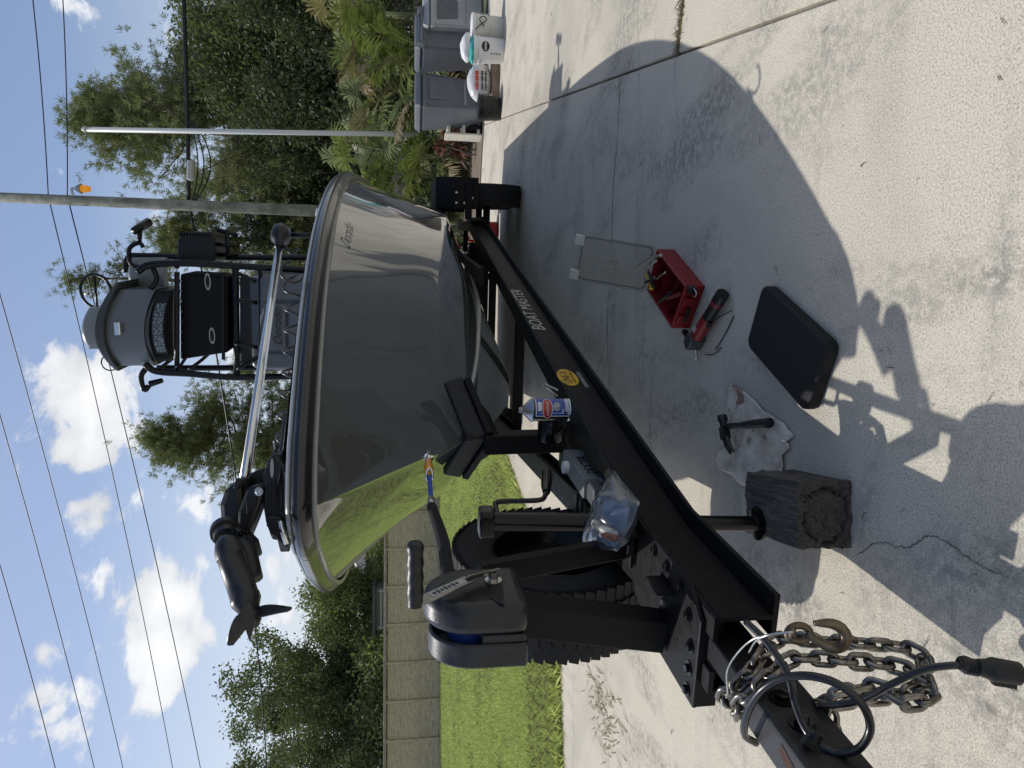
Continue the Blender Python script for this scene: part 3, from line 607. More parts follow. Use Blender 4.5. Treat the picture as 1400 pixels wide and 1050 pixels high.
def ti(c, label, seed, lf=L_red, n=26, ln=.42):
    rr = random.Random(seed); t = thing('ti_plant', c, label, 'plant', 'red leafed plants in the bed'); c = Vector(c); mb = MB(); Q = []
    for k in range(3):
        q = c + Vector((rr.gauss(0, .12), rr.gauss(0, .12), 0)); top = q + Vector((rr.gauss(0, .08), rr.gauss(0, .08), rr.uniform(.25, .6))); mb.tube([q, top], [.015, .01], 5)
        for j in range(n):
            a = rr.uniform(0, 6.28); el = rr.uniform(-.1, 1.3); d = Vector((math.cos(a) * math.cos(el), math.sin(a) * math.cos(el), math.sin(el))); s = d.cross(Vector((rr.gauss(0, .3), rr.gauss(0, .3), 1))).normalized() * .028; l_ = ln * rr.uniform(.6, 1.1)
            Q.append((top, top + d * l_ * .5 + s, top + d * l_ + Vector((0, 0, -l_ * .45)), top + d * l_ * .5 - s))
    mb.build('stem', M_bark2, t); V = np.array([tuple(p) for f in Q for p in f]); mobj('leaf_cluster', npmesh('leaf_cluster', V, np.arange(len(V)).reshape(-1, 4)), lf, t); return t
for i, (x, y, Y, lab, lf) in enumerate(((640, 188, 13.2, 'dark red ti plant at the foot of the white pole', L_red2), (635, 168, 13.6, 'red ti plant beside the white crate', L_red), (620, 97, 13.3, 'magenta striped plant between the two dark carts', L_red), (620, 33, 13.3, 'purple red plant by the right-hand cart', L_red), (645, 200, 12.6, 'dull red low plant at the edge of the bed', L_red2))):
    p = atY(x, y, Y); ti((p.x, Y, 0), lab, 90 + i, lf)
# leafy ground cover filling the bed
Cs = np.stack([npr.uniform(1.6, 14, 420), npr.uniform(13.6, 21, 420), npr.uniform(.1, 1.0, 420)], 1)
V, F = leafcloud(Cs, 30, .22, .085, 77); gc = mobj('bed_undergrowth', npmesh('bed_undergrowth', V, F), L_dark); gc['kind'] = 'stuff'; gc['label'] = 'tangled dark undergrowth filling the planting bed'; gc['category'] = 'undergrowth'
# board fence behind the bed
M_fence = mat('weathered_fence', (.34, .29, .22), .9, col2=(.52, .46, .36), vscale=5, bump=.4, bscale=30)
fe = thing('board_fence', (2.0, 22, 0), 'weathered tan board fence glimpsed behind the palms', 'fence'); fme = None
for i in range(110):
    x = 1.6 + i * .145
    if fme is None: mb = MB(); mb.box((0, 0, .85), (.125, .02, 1.7)); o = mb.build('board', M_fence, bevel=.004, seg=1); fme = o.data; bpy.data.objects.remove(o)
    o = bpy.data.objects.new('board', fme); COL.objects.link(o); o.parent = fe; o.location = (x - 2.0, rnd.gauss(0, .008), rnd.gauss(0, .02))
for z in (.4, 1.4): mb = MB(); mb.box((9.5, 22.04, z), (16.5, .05, .09)); mb.build('rail', M_fence, fe)

# ---- poles and wires
M_pole = mat('weathered_pole', (.115, .118, .09), .95, col2=(.33, .33, .275), vscale=3.2, vdetail=9, bump=.7, bscale=14)
UP = Vector((gx(430, 290, 16.5), 16.5, 0)); utop = atY(-40, 268, 16.5)
up_ = thing('utility_pole', UP, 'grey weathered wooden utility pole rising behind the boat', 'utility pole')
mb = MB(); mb.tube([UP + Vector((0, 0, -.1)), UP.lerp(utop, .5), utop], [.145, .122, .10], 18); mb.build('pole', M_pole, up_, smooth=True)
def catenary(a, b, sag, n=14): return [a.lerp(b, i / n) + Vector((0, 0, -4 * sag * (i / n) * (1 - i / n))) for i in range(n + 1)]
M_wire = mat('wire_black', (.012, .012, .013), .5)
def wire(name, pts, r, label, group=None):
    t = MB(); t.tube(pts, r, 6); o = t.build(name, M_wire, None, smooth=True); tag(o, label, 'cable', group); return o
def hz(x, y, H): # point on ray at height H above the camera
    d = ray(x, y); return CP + d * (H / d.z)
pw = atY(66, 268, 16.5); pw2 = atY(92, 268, 16.5); pk = atY(258, 276, 16.5)
wire('power_line', catenary(pw, hz(236, 1050, pw.z - CAM_H), .1) + [hz(250, 1120, pw.z - CAM_H)], .011, 'upper of the two wires tied to the utility pole, running left', 'power lines')
wire('power_line', catenary(pw2, hz(274, 1050, pw2.z - CAM_H), .1) + [hz(288, 1120, pw2.z - CAM_H)], .013, 'lower of the two wires tied to the utility pole, running left', 'power lines')
wire('power_line', catenary(pw, hz(45, 0, pw.z - CAM_H), .03) + [hz(40, -60, pw.z - CAM_H)], .011, 'upper wire running right from the utility pole', 'power lines')
wire('power_line', catenary(pw2, hz(86, 0, pw2.z - CAM_H), .03) + [hz(84, -60, pw2.z - CAM_H)], .011, 'lower wire running right from the utility pole', 'power lines')
wire('power_line', catenary(hz(-40, 262, 10.5), hz(186, 1130, 10.5), .15), .012, 'wire crossing the top of the sky, third up on the left', 'power lines')
wire('power_line', catenary(hz(-40, 430, 10.5), hz(148, 1130, 10.5), .1), .012, 'wire high in the sky, second from the corner on the left', 'power lines')
wire('power_line', catenary(hz(-40, 640, 10.5), hz(95, 1130, 10.5), .08), .012, 'wire nearest the top left corner of the sky', 'power lines')
wire('service_cable', catenary(pk, hz(250, -30, pk.z - CAM_H), .02), .045, 'thick black bundled cable running right from the utility pole over the trees', 'telecom cables')
wire('service_cable', catenary(pk, hz(365, 1055, pk.z - CAM_H), .25) + [hz(375, 1130, pk.z - CAM_H)], .022, 'dark cable running left from the utility pole past the round pine', 'telecom cables')
for i, (a, b, s_) in enumerate((((262, 276), (258, 165), .16), ((264, 276), (259, 165), .26), ((266, 276), (262, 165), .36))):
    wire('cable_loop', catenary(atY(*a, 16.45), atY(*b, 16.2), s_), .014, ('shallowest', 'middle', 'deepest')[i] + ' slack cable loop hanging under the bundle right of the utility pole', 'slack cable loops')
# splice enclosure on the cable
p = atY(261, 233, 16.3); mb = MB(); mb.lathe([(.04, -.22), (.085, -.2), (.085, .2), (.04, .22)], p, (1, .05, 0), 12); o = mb.build('splice_box', mat('splice_grey', (.42, .42, .41), .5), None, smooth=True, auto=40); tag(o, 'pale grey splice enclosure hanging on the cable beside the utility pole', 'splice box')
# lamp on the utility pole
lp = atY(112, 258, 16.35); lt = thing('pole_lamp', lp, 'orange-lensed lamp on a short arm high on the utility pole', 'lamp')
mb = MB(); pa = atY(100, 266, 16.42); mb.tube(smooth_path([pa, pa.lerp(lp, .5) + Vector((.05, 0, .12)), lp + Vector((0, 0, .12))], 5), .025, 8); mb.build('arm', M_steel, lt, smooth=True)
mb = MB(); mb.lathe([(.06, .13), (.10, .05), (.11, .03)], lp + Vector((0, 0, -.02)), (0, 0, 1), 14); mb.build('housing', mat('lamp_grey', (.3, .3, .29), .5), lt, smooth=True)
mb = MB(); mb.lathe([(.0, -.16), (.05, -.145), (.08, -.06), (.08, .03)], lp + Vector((0, 0, -.02)), (0, 0, 1), 14); mb.build('lens', mat('amber_lens', (.9, .35, .03), .25, emis=(1, .34, .03, .25)), lt, smooth=True)
# white pole
wb = atY(607, 183, 14.0); wt = atY(118, 177, 14.0); wb = Vector((wb.x, 14.0, 0))
wp = thing('white_pole', wb, 'thin white metal pole standing in the bed right of the boat', 'pole')
M_wp = mat('white_paint_pole', (.62, .62, .60), .4)
mb = MB(); mb.tube([wb, wt], [.048, .045], 14); mb.build('shaft', M_wp, wp, smooth=True); mb = MB(); mb.lathe([(.05, 0), (.055, .03), (.02, .08)], wt, (0, 0, 1), 14); mb.build('cap', M_wp, wp, smooth=True)

# ---- rubbish carts
M_cart = mat('cart_grey', (.115, .125, .14), .5, var=.12, vscale=5, bump=.1, bscale=60); M_cart2 = mat('cart_light_grey', (.34, .35, .36), .5, var=.12, vscale=4); M_cart3 = mat('cart_mid_grey', (.12, .125, .13), .5, var=.12, vscale=4)
def cart(c, rz, label, m, back=False, h=1.12, w=.62, d=.68):
    t = thing('wheelie_cart', c, label, 'rubbish cart', 'wheeled carts at the edge of the driveway', 0); c = Vector(c); X = Vector((math.cos(rz), math.sin(rz), 0)); Yv = Vector((-math.sin(rz), math.cos(rz), 0)); Z_ = Vector((0, 0, 1))
    def P(x, y, z): return c + X * x + Yv * y + Z_ * z
    wb_, db = w * .40, d * .38; wt_, dt = w / 2, d / 2; z0, z1 = .05, h - .1
    mb = MB(); mb.hexa([P(-wb_, -db, z0), P(wb_, -db, z0), P(-wb_, db, z0), P(wb_, db, z0), P(-wt_, -dt, z1), P(wt_, -dt, z1), P(-wt_, dt, z1), P(wt_, dt, z1)]); mb.build('body', m, t, bevel=.04, seg=3)
    mb = MB(); mb.hexa([P(-wt_ - .02, -dt - .03, z1 + .004), P(wt_ + .02, -dt - .03, z1 + .004), P(-wt_ - .02, dt + .05, z1 + .004), P(wt_ + .02, dt + .05, z1 + .004), P(-wt_ * .9, -dt * .9, h), P(wt_ * .9, -dt * .9, h), P(-wt_ * .9, dt, h), P(wt_ * .9, dt, h)]); mb.build('lid', m, t, bevel=.03, seg=3)
    mb = MB(); mb.box(P(0, -dt + .006, z1 - .05), (w + .04, .05, .06), (X, Yv, Z_)); mb.build('rim', m, t, bevel=.012)
    for k in (-1, 1):
        mb = MB(); mb.hexa([P(k * wb_ * .86 - .012, -db - .006, .10), P(k * wb_ * .86 + .012, -db - .006, .10), P(k * wb_ * .86 - .012, -db + .02, .10), P(k * wb_ * .86 + .012, -db + .02, .10), P(k * wt_ * .86 - .012, -dt - .012, z1 - .09), P(k * wt_ * .86 + .012, -dt - .012, z1 - .09), P(k * wt_ * .86 - .012, -dt + .02, z1 - .09), P(k * wt_ * .86 + .012, -dt + .02, z1 - .09)]); mb.build('rib', m, t, bevel=.004)
    if back:
        mb = MB()
        for s in (-1, 1): mb = MB(); mb.box(P(s * (wt_ - .03), -dt - .06, z1 + .0), (.05, .14, .12), (X, Yv, Z_)); mb.build("hinge", m, t, bevel=.012)
        mb = MB(); mb.tube([P(-wt_, -dt - .11, z1 - .01), P(wt_, -dt - .11, z1 - .01)], .018, 10); mb.build('handle', m, t, smooth=True)
    else:
        mb = MB(); mb.hexa([P(-wb_ * .62, -db - .035, .42), P(wb_ * .62, -db - .035, .42), P(-wb_ * .62, -db + .02, .42), P(wb_ * .62, -db + .02, .42), P(-wt_ * .6, -dt - .012, z1 - .12), P(wt_ * .6, -dt - .012, z1 - .12), P(-wt_ * .6, -dt + .04, z1 - .12), P(wt_ * .6, -dt + .04, z1 - .12)]); mb.build('front_panel', M_cart, t, bevel=.012)
        mb = MB(); mb.tube([P(-wb_ * .9, -db * 1.08, .32), P(wb_ * .9, -db * 1.08, .32)], .016, 8); mb.build('catch_bar', M_cart2, t, smooth=True)
    for s in (-1, 1):
        ax = P(s * (wb_ + .0), (-db if back else db), .12); mb = MB(); mb.lathe([(.04, -.03), (.12, -.03), (.125, 0), (.12, .03), (.04, .03)], ax + X * s * .04, X, 20); mb.build('wheel', M_rubber, t, smooth=True, auto=40)
    return t
p = onz(664, 134); cart((p.x, p.y + .3, 0), R(14), 'dark grey wheeled cart with its front panel facing the boat, left of the other carts', M_cart, False, 1.10)
p = onz(655, 66); cart((p.x - .35, 11.3, 0), R(8), 'blue grey wheeled cart showing its hinged handle bar, middle of the three', M_cart, True, 1.10)
p = onz(652, 0); cart((p.x - 1.05, 11.2, 0), R(5), 'pale grey cart cut off at the right edge of the photo', M_cart2, False, .98)
# white two-hole crate frame
p = atY(650, 171, 11.4); c = Vector((p.x, 11.6, .012)); t = thing('crate_stand', c, 'small cream open frame with two square holes beside the front cart', 'stand'); M_cream = mat('cream_wood', (.62, .58, .48), .7, var=.08, vscale=5)
for i in range(3): mb = MB(); mb.box(c + Vector((0, 0, .06 + i * .24)), (.30, .32, .05)); mb.build('shelf', M_cream, t, bevel=.005)
for s in (-1, 1): mb = MB(); mb.box(c + Vector((s * .135, 0, .30)), (.028, .318, .6)); mb.build('side', M_cream, t, bevel=.004)

# ---- buckets and bags by the carts
def bucket(c, r, h, m, label, rim=M_white, handle=True, tilt=0, inner=True):
    t = thing('bucket', c, label, 'bucket', 'buckets by the carts'); c = Vector(c)
    mb = MB(); mb.lathe([(0, .004), (r * .86, 0), (r * .88, .01), (r, h), (r * .97, h), (r * .85, .012)], c, (0, 0, 1), 28); mb.build('pail', m, t, smooth=True, auto=40)
    mb = MB(); mb.lathe([(r * 1.0, h * .80), (r * 1.045, h * .80), (r * 1.045, h * .83), (r * 1.0, h * .83)], c, (0, 0, 1), 28); mb.lathe([(r * 1.0, h * .90), (r * 1.05, h * .90), (r * 1.05, h * .99), (r * 1.0, h)], c, (0, 0, 1), 28); mb.build('collar', rim, t, smooth=True, auto=40)
    if handle:
        mb = MB(); mb.tube([c + Vector((math.cos(a) * r * 1.07, -abs(math.sin(a)) * r * .9 - .0, h * .8 - abs(math.sin(a)) * h * .42)) for a in np.linspace(0, math.pi, 15)], .004, 6); mb.build('handle', M_blackp if rim is not M_white else M_steel, t, smooth=True)
    return t
p = onz(690, 63); bA = bucket((p.x, p.y + .15, 0), .165, .39, M_white, 'white bucket with a black oval label, lying in front of the middle cart', handle=False)
cA = Vector((p.x, p.y + .15, 0))
mb = MB(); Pg = []
for i in range(13):
    row = []
    for j in range(9):
        a = -math.pi / 2 - .12 + .62 * (i / 12 - .5) * 2 * .62; zz = .24 + .055 * (j / 4 - 1); e = ((i - 6) / 6.2) ** 2; zz = .24 + .05 * (j / 4 - 1) * math.sqrt(max(0, 1 - e)); rr_ = .168 * (.88 + .12 * zz / .39) + .001
        row.append(cA + Vector((math.cos(a) * rr_, math.sin(a) * rr_, zz)))
    Pg.append(row)
mb.grid(Pg); mb.build('oval_label', mat('label_black', (.01, .01, .01), .5), bA, smooth=True)
# illegible print on the label: a row of short pale strokes
mb = MB()
for k in range(8):
    an = -math.pi / 2 - .12 + (k - 3.5) * .075; mb.box(cA + Vector((math.cos(an) * .1625, math.sin(an) * .1625, .24)), (.007, .004, .022 if k % 2 else .03))
mb.build('label_print', M_white, bA)
mb = MB()
for k in range(4): mb.box(cA + Vector((-.105 + .03 * 0, -.145, .06 + .035 * k)), (.016, .004, .022))
mb.build('symbol_print', mat('print_grey', (.12, .12, .12), .6), bA)
p = onz(690, 22); bB = bucket((p.x - .05, p.y + .25, 0), .17, .40, mat('cream_plastic', (.66, .64, .55), .5, var=.06, vscale=5), 'cream bucket with a black cord hooked on it at the right edge')
cB = Vector((p.x - .05, p.y + .25, 0)); mb = MB(); mb.tube(smooth_path([cB + Vector((-.10, -.16, .36)), cB + Vector((-.05, -.19, .30)), cB + Vector((.02, -.19, .22)), cB + Vector((.06, -.19, .26)), cB + Vector((.02, -.19, .31)), cB + Vector((-.06, -.18, .25))], 6), .006, 6); mb.build('cord', M_wire, bB, smooth=True)
p = onz(687, 141); bucket((p.x, p.y + .2, 0), .165, .30, mat('black_bucket', (.012, .012, .012), .4), 'black bucket with its handle down, nearest the front cart', M_blackp)
# planks under the bag
p = onz(684, 105); c = Vector((p.x, p.y + .2, .05)); mb = MB(); mb.box(c, (.75, .24, .10)); o = mb.build('timber_block', mat('old_timber', (.20, .15, .11), .9, col2=(.33, .27, .2), vscale=7, bump=.5, bscale=25), None, bevel=.008); tag(o, 'weathered brown timber lying between white and black buckets', 'timber')
# plastic-bagged goods on the timber
def blob(c, sx, sy, sz, m, name, parent, seed, amp=.12, sub=3, fr=2.2):
    bm = bmesh.new(); bmesh.ops.create_icosphere(bm, subdivisions=sub, radius=1)
    for v in bm.verts:
        n_ = mnoise.noise(v.co * fr + Vector((seed, 0, 0))) * amp + mnoise.noise(v.co * fr * 2.7 + Vector((0, seed, 0))) * amp * .5; q = v.co * (1 + n_); v.co = Vector((q.x * sx, q.y * sy, max(q.z, -.85) * sz)) + Vector(c)
    me = bpy.data.meshes.new(name); bm.to_mesh(me); bm.free(); return mobj(name, me, m, parent, smooth=True)
cb = c + Vector((0, .02, .2)); t = thing('rice_bag', c + Vector((0, 0, .05)), 'clear plastic bag with red and black print lying on the timber between the buckets', 'bag')
blob(cb, .26, .13, .17, mat('bag_film', (.72, .70, .68), .25, var=.15, vscale=10, coat=.5), 'bag', t, 3, .16)
for nm, zz, m_, hh in (('red_print', .05, mat('print_red', (.55, .06, .03), .5), .045), ('black_print', -.02, mat('print_black', (.03, .03, .03), .5), .03), ('black_print', -.07, mat('print_black'), .02)):
    mb = MB()
    for k in range(9): xx = -.13 + k * .028; mb.box(cb + Vector((xx, -.138 + abs(xx) * .18, zz)), (.014, .02, hh * (1.0 if k % 3 else .6)))
    mb.build(nm, m_, t)
p = atY(632, 60, 9.35); t = thing('wash_mitt', (p.x, 9.35, .39), 'white and teal cleaning cloth bundle on top of the white bucket', 'cloth'); blob((cA.x + .02, cA.y, .46), .17, .13, .09, M_white, 'bundle', t, 8, .12); blob((cA.x - .02, cA.y - .03, .405), .16, .14, .045, mat('teal_cloth', (.05, .42, .40), .8), 'teal_fold', t, 9, .2)
# ================================================================ BOAT
def lerp_tab(tab, t):
    if t <= tab[0][0]: return tab[0][1]
    for (a, va), (b, vb) in zip(tab, tab[1:]):
        if t <= b:
            f = (t - a) / (b - a); return va + (vb - va) * f
    return tab[-1][1]
def smooth_tab(tab):
    xs = np.array([a for a, _ in tab]); ys = np.array([b for _, b in tab]); X = np.linspace(xs[0], xs[-1], 400); Yv = np.interp(X, xs, ys); k = np.hanning(31); k /= k.sum(); Yp = np.pad(Yv, 15, mode='reflect', reflect_type='odd'); Ys = np.convolve(Yp, k, 'valid'); return lambda t: float(np.interp(t, X, Ys))
T0, TS = 2.2, 9.7
f_w = smooth_tab([(-1, -.001), (0, .0), (.06, .085), (.15, .185), (.3, .30), (.5, .46), (.8, .66), (1.1, .825), (1.5, .98), (1.9, 1.085), (2.4, 1.165), (3.2, 1.20), (5, 1.205), (8, 1.16)])
def gun_w(t):
    dt = max(0, t - T0); w = max(0.0, float(np.interp(dt, (0, .06, .15), (0, .10, .20))) if dt < .15 else f_w(dt) + .015); return math.sqrt(w * w + .10 * dt * math.exp(-dt / .14))
def gun_z(t):
    s = min(1, max(0, (t - T0) / 2.2)); return 1.562 + .045 * (1 - (1 - s) ** 3.0) - .022 * (max(0, t - 4.2) ** 2 / (max(0, t - 4.2) + .8))
f_zk = smooth_tab([(2.2, 1.515), (2.45, 1.33), (2.73, 1.115), (2.95, .925), (3.2, .80), (3.6, .68), (4.3, .575), (5, .54), (9.7, .53)])
f_lc = smooth_tab([(2.78, 0), (3.0, .13), (3.5, .43), (4, .66), (4.5, .82), (5.5, 1.0), (7, 1.06), (9.7, 1.05)])
f_zc = smooth_tab([(2.78, 1.07), (3.0, 1.058), (3.5, 1.03), (4, 1.0), (4.5, .965), (5.5, .915), (7, .85), (9.7, .82)])
M_hull = mat('grey_gelcoat', (.074, .081, .082), .10, coat=1.0, spec=.5, var=.04, vscale=2, coatrough=.015); M_hull.node_tree.nodes['Principled BSDF'].inputs['Coat IOR'].default_value = 1.75
M_hullw = mat('pale_gelcoat', (.42, .44, .45), .25, coat=.5)
M_rub = mat('rub_rail_black', (.012, .012, .013), .25, coat=.4)
boat = thing('bay_boat', T(6, 0, 0), 'grey bay boat with a black tower sitting on the trailer', 'boat')
def sts(a, b, n, p=1.6): return [a + (b - a) * (i / n) ** p for i in range(n + 1)]
st = sorted(set([round(x, 4) for x in sts(T0 + .0005, 4.6, 46, 1.9) + [2.78] + list(np.linspace(4.7, TS, 22))]))
mb = MB(); NV = 16
for sg in (1, -1):
    P = []
    for t in st:
        zt_ = gun_z(t) - .05; w = gun_w(t)
        if t < 2.78: lb, zb = 0.0, min(f_zk(t), zt_ - .001)
        else: lb, zb = f_lc(t), f_zc(t)
        fl = 1.0 + .28 * max(0, 1 - max(0, (t - T0)) / 3.0); row = []
        for j in range(NV + 1):
            v = j / NV; row.append(T(t, sg * (lb + (w - lb) * v ** fl), zb + (zt_ - zb) * v))
        P.append(row)
    mb.grid(P)
# transom
tr = [T(TS, -gun_w(TS), gun_z(TS) - .05), T(TS, gun_w(TS), gun_z(TS) - .05), T(TS, f_lc(TS), f_zc(TS)), T(TS, 0, f_zk(TS)), T(TS, -f_lc(TS), f_zc(TS))]; mb.add(tr, [(0, 1, 2, 3, 4)])
st2 = [t for t in st if t >= 2.78]
for sg in (1, -1):
    P = []
    for t in st2:
        row = []
        for j in range(9):
            v = j / 8; zz = f_zk(t) + (f_zc(t) - f_zk(t)) * (v ** 1.12); row.append(T(t, sg * f_lc(t) * v, zz))
        P.append(row)
    mb.grid(P)
hull = mb.build('hull', M_hull, boat, fixn=True)
bm = bmesh.new(); bm.from_mesh(hull.data); bmesh.ops.remove_doubles(bm, verts=bm.verts, dist=.0006); bmesh.ops.recalc_face_normals(bm, faces=bm.faces); bm.to_mesh(hull.data); bm.free()
hull.data.polygons.foreach_set('use_smooth', [True] * len(hull.data.polygons)); hull.data.set_sharp_from_angle(angle=R(38))
# spray strakes on the bottom, the highlight along them painted in as a pale colour
for sg in (1, -1):
    mb = MB(); mb.tube([T(t, sg * f_lc(t) * .52, f_zk(t) + (f_zc(t) - f_zk(t)) * .48 - .004) for t in np.linspace(3.05, 9.6, 40)], [.012] * 40, 6); mb.build('spray_strake', mat('strake_highlight', (.20, .20, .19), .2, coat=.5), hull, smooth=True)
# gunwale line, left aft -> tip -> right aft
gts = sts(T0, 4.6, 44, 2.1) + list(np.linspace(4.8, TS, 14))
gl = [(t, -gun_w(t)) for t in gts[::-1]] + [(t, gun_w(t)) for t in gts[1:]]
def sweep(profile, name, m, parent, auto=35):
    mb = MB(); P = []; n = len(gl)
    for i, (t, l) in enumerate(gl):
        a = gl[max(i - 1, 0)]; b = gl[min(i + 1, n - 1)]; dx, dy = b[0] - a[0], b[1] - a[1]; ln = math.hypot(dx, dy) or 1; nx, ny = dy / ln, -dx / ln
        if i < n // 2 - 0 and False: pass
        # outward: away from the centre line / forward at the tip
        ox, oy = (-dy / ln, dx / ln)
        if oy * l < 0 or (abs(l) < .02 and ox > 0): ox, oy = -ox, -oy
        P.append([T(t + ox * o_, l + oy * o_, gun_z(t) + z_) for o_, z_ in profile])
    mb.grid(P); return mb.build(name, m, parent, auto=auto)
sweep([(-.012, -.062), (.012, -.058), (.020, -.050), (.034, -.044), (.042, -.030), (.042, -.012), (.034, .000), (.022, .004), (-.01, .004)], 'rub_rail', M_rub, boat, 60)
sweep([(-.012, -.074), (.008, -.074), (.010, -.066), (.006, -.058), (-.01, -.058)], 'rub_rail_trim', mat('trim_grey', (.22, .22, .21), .25, coat=.3), boat)
sweep([(.004, .0045), (.018, .006), (.022, .011), (.018, .019), (.004, .025), (-.06, .032), (-.11, .036)], 'deck_lip', mat('lip_grey', (.24, .25, .255), .3, coat=.3), boat, 60)
mb = MB(); P = [[T(t, l, gun_z(t) + .030 + .03 * (1 - (l / max(.05, gun_w(t))) ** 2)) for l in np.linspace(-gun_w(t) + .05, gun_w(t) - .05, 9)] for t in gts if gun_w(t) > .12]; mb.grid(P); mb.build('deck', M_hullw, boat, smooth=True)
# faint script on the hull side
def side_pt(t, v): lb, zb = f_lc(t), f_zc(t); fl = 1.0 + .28 * max(0, 1 - (t - T0) / 3.0); return T(t, lb + (gun_w(t) - lb) * v ** fl, zb + (gun_z(t) - .05 - zb) * v)
def pix(p): d = p - CP; zc = d.dot(cf); return (700 - FPX * d.dot(cu) / zc, 525 - FPX * d.dot(cr) / zc)
tb_, vb_ = min(((t, v) for t in np.linspace(2.9, 5.2, 70) for v in np.linspace(.4, .98, 40)), key=lambda q_: (pix(side_pt(*q_))[0] - 477) ** 2 + (pix(side_pt(*q_))[1] - 318) ** 2)
pn = side_pt(tb_, vb_); ex_ = (side_pt(tb_ + .1, vb_) - side_pt(tb_ - .1, vb_)).normalized(); ey_ = side_pt(tb_, vb_ + .08) - side_pt(tb_, vb_ - .08); ey_ = (ey_ - ex_ * ey_.dot(ex_)).normalized()
text('hull_script', 'Dorado', pn, ex_, ey_, .085, M_hull, hull, .3, .0045)
# bow eye
ep = T(f_zk and 2.72, 0, 1.118); mb = MB(); mb.lathe([(.0, 0), (.018, .002), (.020, .008), (.012, .010)], T(2.715, 0, 1.12), -TA, 14); mb.tube([T(2.72, -.022, 1.12), T(2.675, -.018, 1.12), T(2.662, 0, 1.12), T(2.675, .018, 1.12), T(2.72, .022, 1.12)], .006, 8); mb.build('bow_eye', M_chrome, boat, smooth=True, auto=40)

# ---- console and tower (t about 6.2 to 7.3)
M_slate = mat('slate_upholstery', (.075, .082, .095), .5, var=.08, vscale=5, bump=.15, bscale=120, bdist=.003)
M_pod = mat('slate_gelcoat', (.095, .105, .115), .3, coat=.4, var=.05, vscale=3)
M_podl = mat('helm_pod_grey', (.19, .21, .22), .35, coat=.3)
M_tower = mat('tower_powdercoat', (.005, .0055, .0065), .34, bump=.08, bscale=200, bdist=.002, spec=.3)
TT = 6.7
def q(x, y, t=TT): return T(*pt(x, y, t))
zd = 1.35
mb = MB(); c0 = pt(440, 440, 6.9)
mb.hexa([T(6.45, -.46, zd), T(6.45, .46, zd), T(7.5, -.5, zd), T(7.5, .5, zd), T(6.65, -.42, 2.62), T(6.65, .42, 2.62), T(7.3, -.45, 2.62), T(7.3, .45, 2.62)]); cons = mb.build('console', M_pod, boat, bevel=.05, seg=3)
def cush(x0, x1, y0, y1, t, th, name, parent, m=M_slate, bev=.03):
    a, b, c_, d = pt(x1, y1, t), pt(x1, y0, t), pt(x0, y1, t), pt(x0, y0, t)
    mb = MB(); mb.hexa([T(*a), T(*b), T(a[0] + th, a[1], a[2]), T(b[0] + th, b[1], b[2]), T(*c_), T(*d), T(c_[0] + th, c_[1], c_[2]), T(d[0] + th, d[1], d[2])]); return mb.build(name, m, parent, bevel=bev, seg=4)
seat = cush(354, 440, 376, 505, 6.25, .3, 'front_seat', boat, M_slate, .05)
cush(358, 391, 414, 480, 6.215, .05, 'cushion', seat); cush(393, 430, 414, 480, 6.215, .05, 'cushion', seat); cush(358, 430, 378, 411, 6.22, .05, 'side_bolster', seat); cush(362, 430, 483, 504, 6.22, .05, 'side_bolster', seat)
pc = pt(380, 447, 6.2); text('seat_script', 'Dorado', T(pc[0], pc[1], pc[2]), TN, (0, 0, 1), .10, mat('thread_dark', (.012, .012, .014), .5), seat, .35, .012)
# tower tubes
mb = MB(); r_ = .03
def path(pix, t, r=r_, k=4): mb.tube(smooth_path([q(x, y, t) for x, y in pix], k), r, 10)
path([(470, 372), (330, 364), (260, 360), (205, 362), (188, 372)], 6.5); path([(470, 512), (330, 516), (260, 511), (215, 508), (198, 498)], 6.5)
path([(470, 352), (300, 352), (200, 350), (176, 352), (172, 372)], 7.2); path([(470, 502), (300, 503), (215, 503)], 7.2)
path([(242, 372), (242, 500)], 6.5, .022); path([(322, 362), (324, 512)], 6.5, .028); path([(356, 362), (358, 500)], 6.6, .018); path([(205, 360), (214, 380), (206, 395)], 6.55, .024)
path([(322, 372), (350, 385)], 6.4, .018); path([(322, 410), (352, 414)], 6.45, .018); path([(322, 470), (352, 475)], 6.45, .018); path([(324, 505), (356, 487)], 6.4, .018)
path([(258, 505), (276, 492), (300, 470)], 6.8, .016); path([(240, 510), (256, 486)], 6.6, .014); path([(213, 508), (236, 490)], 6.7, .016)
mb.tube([q(322, 375, 6.5), q(322, 375, 7.2)], .022, 8); mb.tube([q(322, 500, 6.5), q(322, 500, 7.2)], .022, 8); mb.tube([q(242, 364, 6.5), q(242, 356, 7.2)], .022, 8); mb.tube([q(242, 508, 6.5), q(242, 502, 7.2)], .022, 8)
tower = mb.build('tower_frame', M_tower, boat, smooth=True)
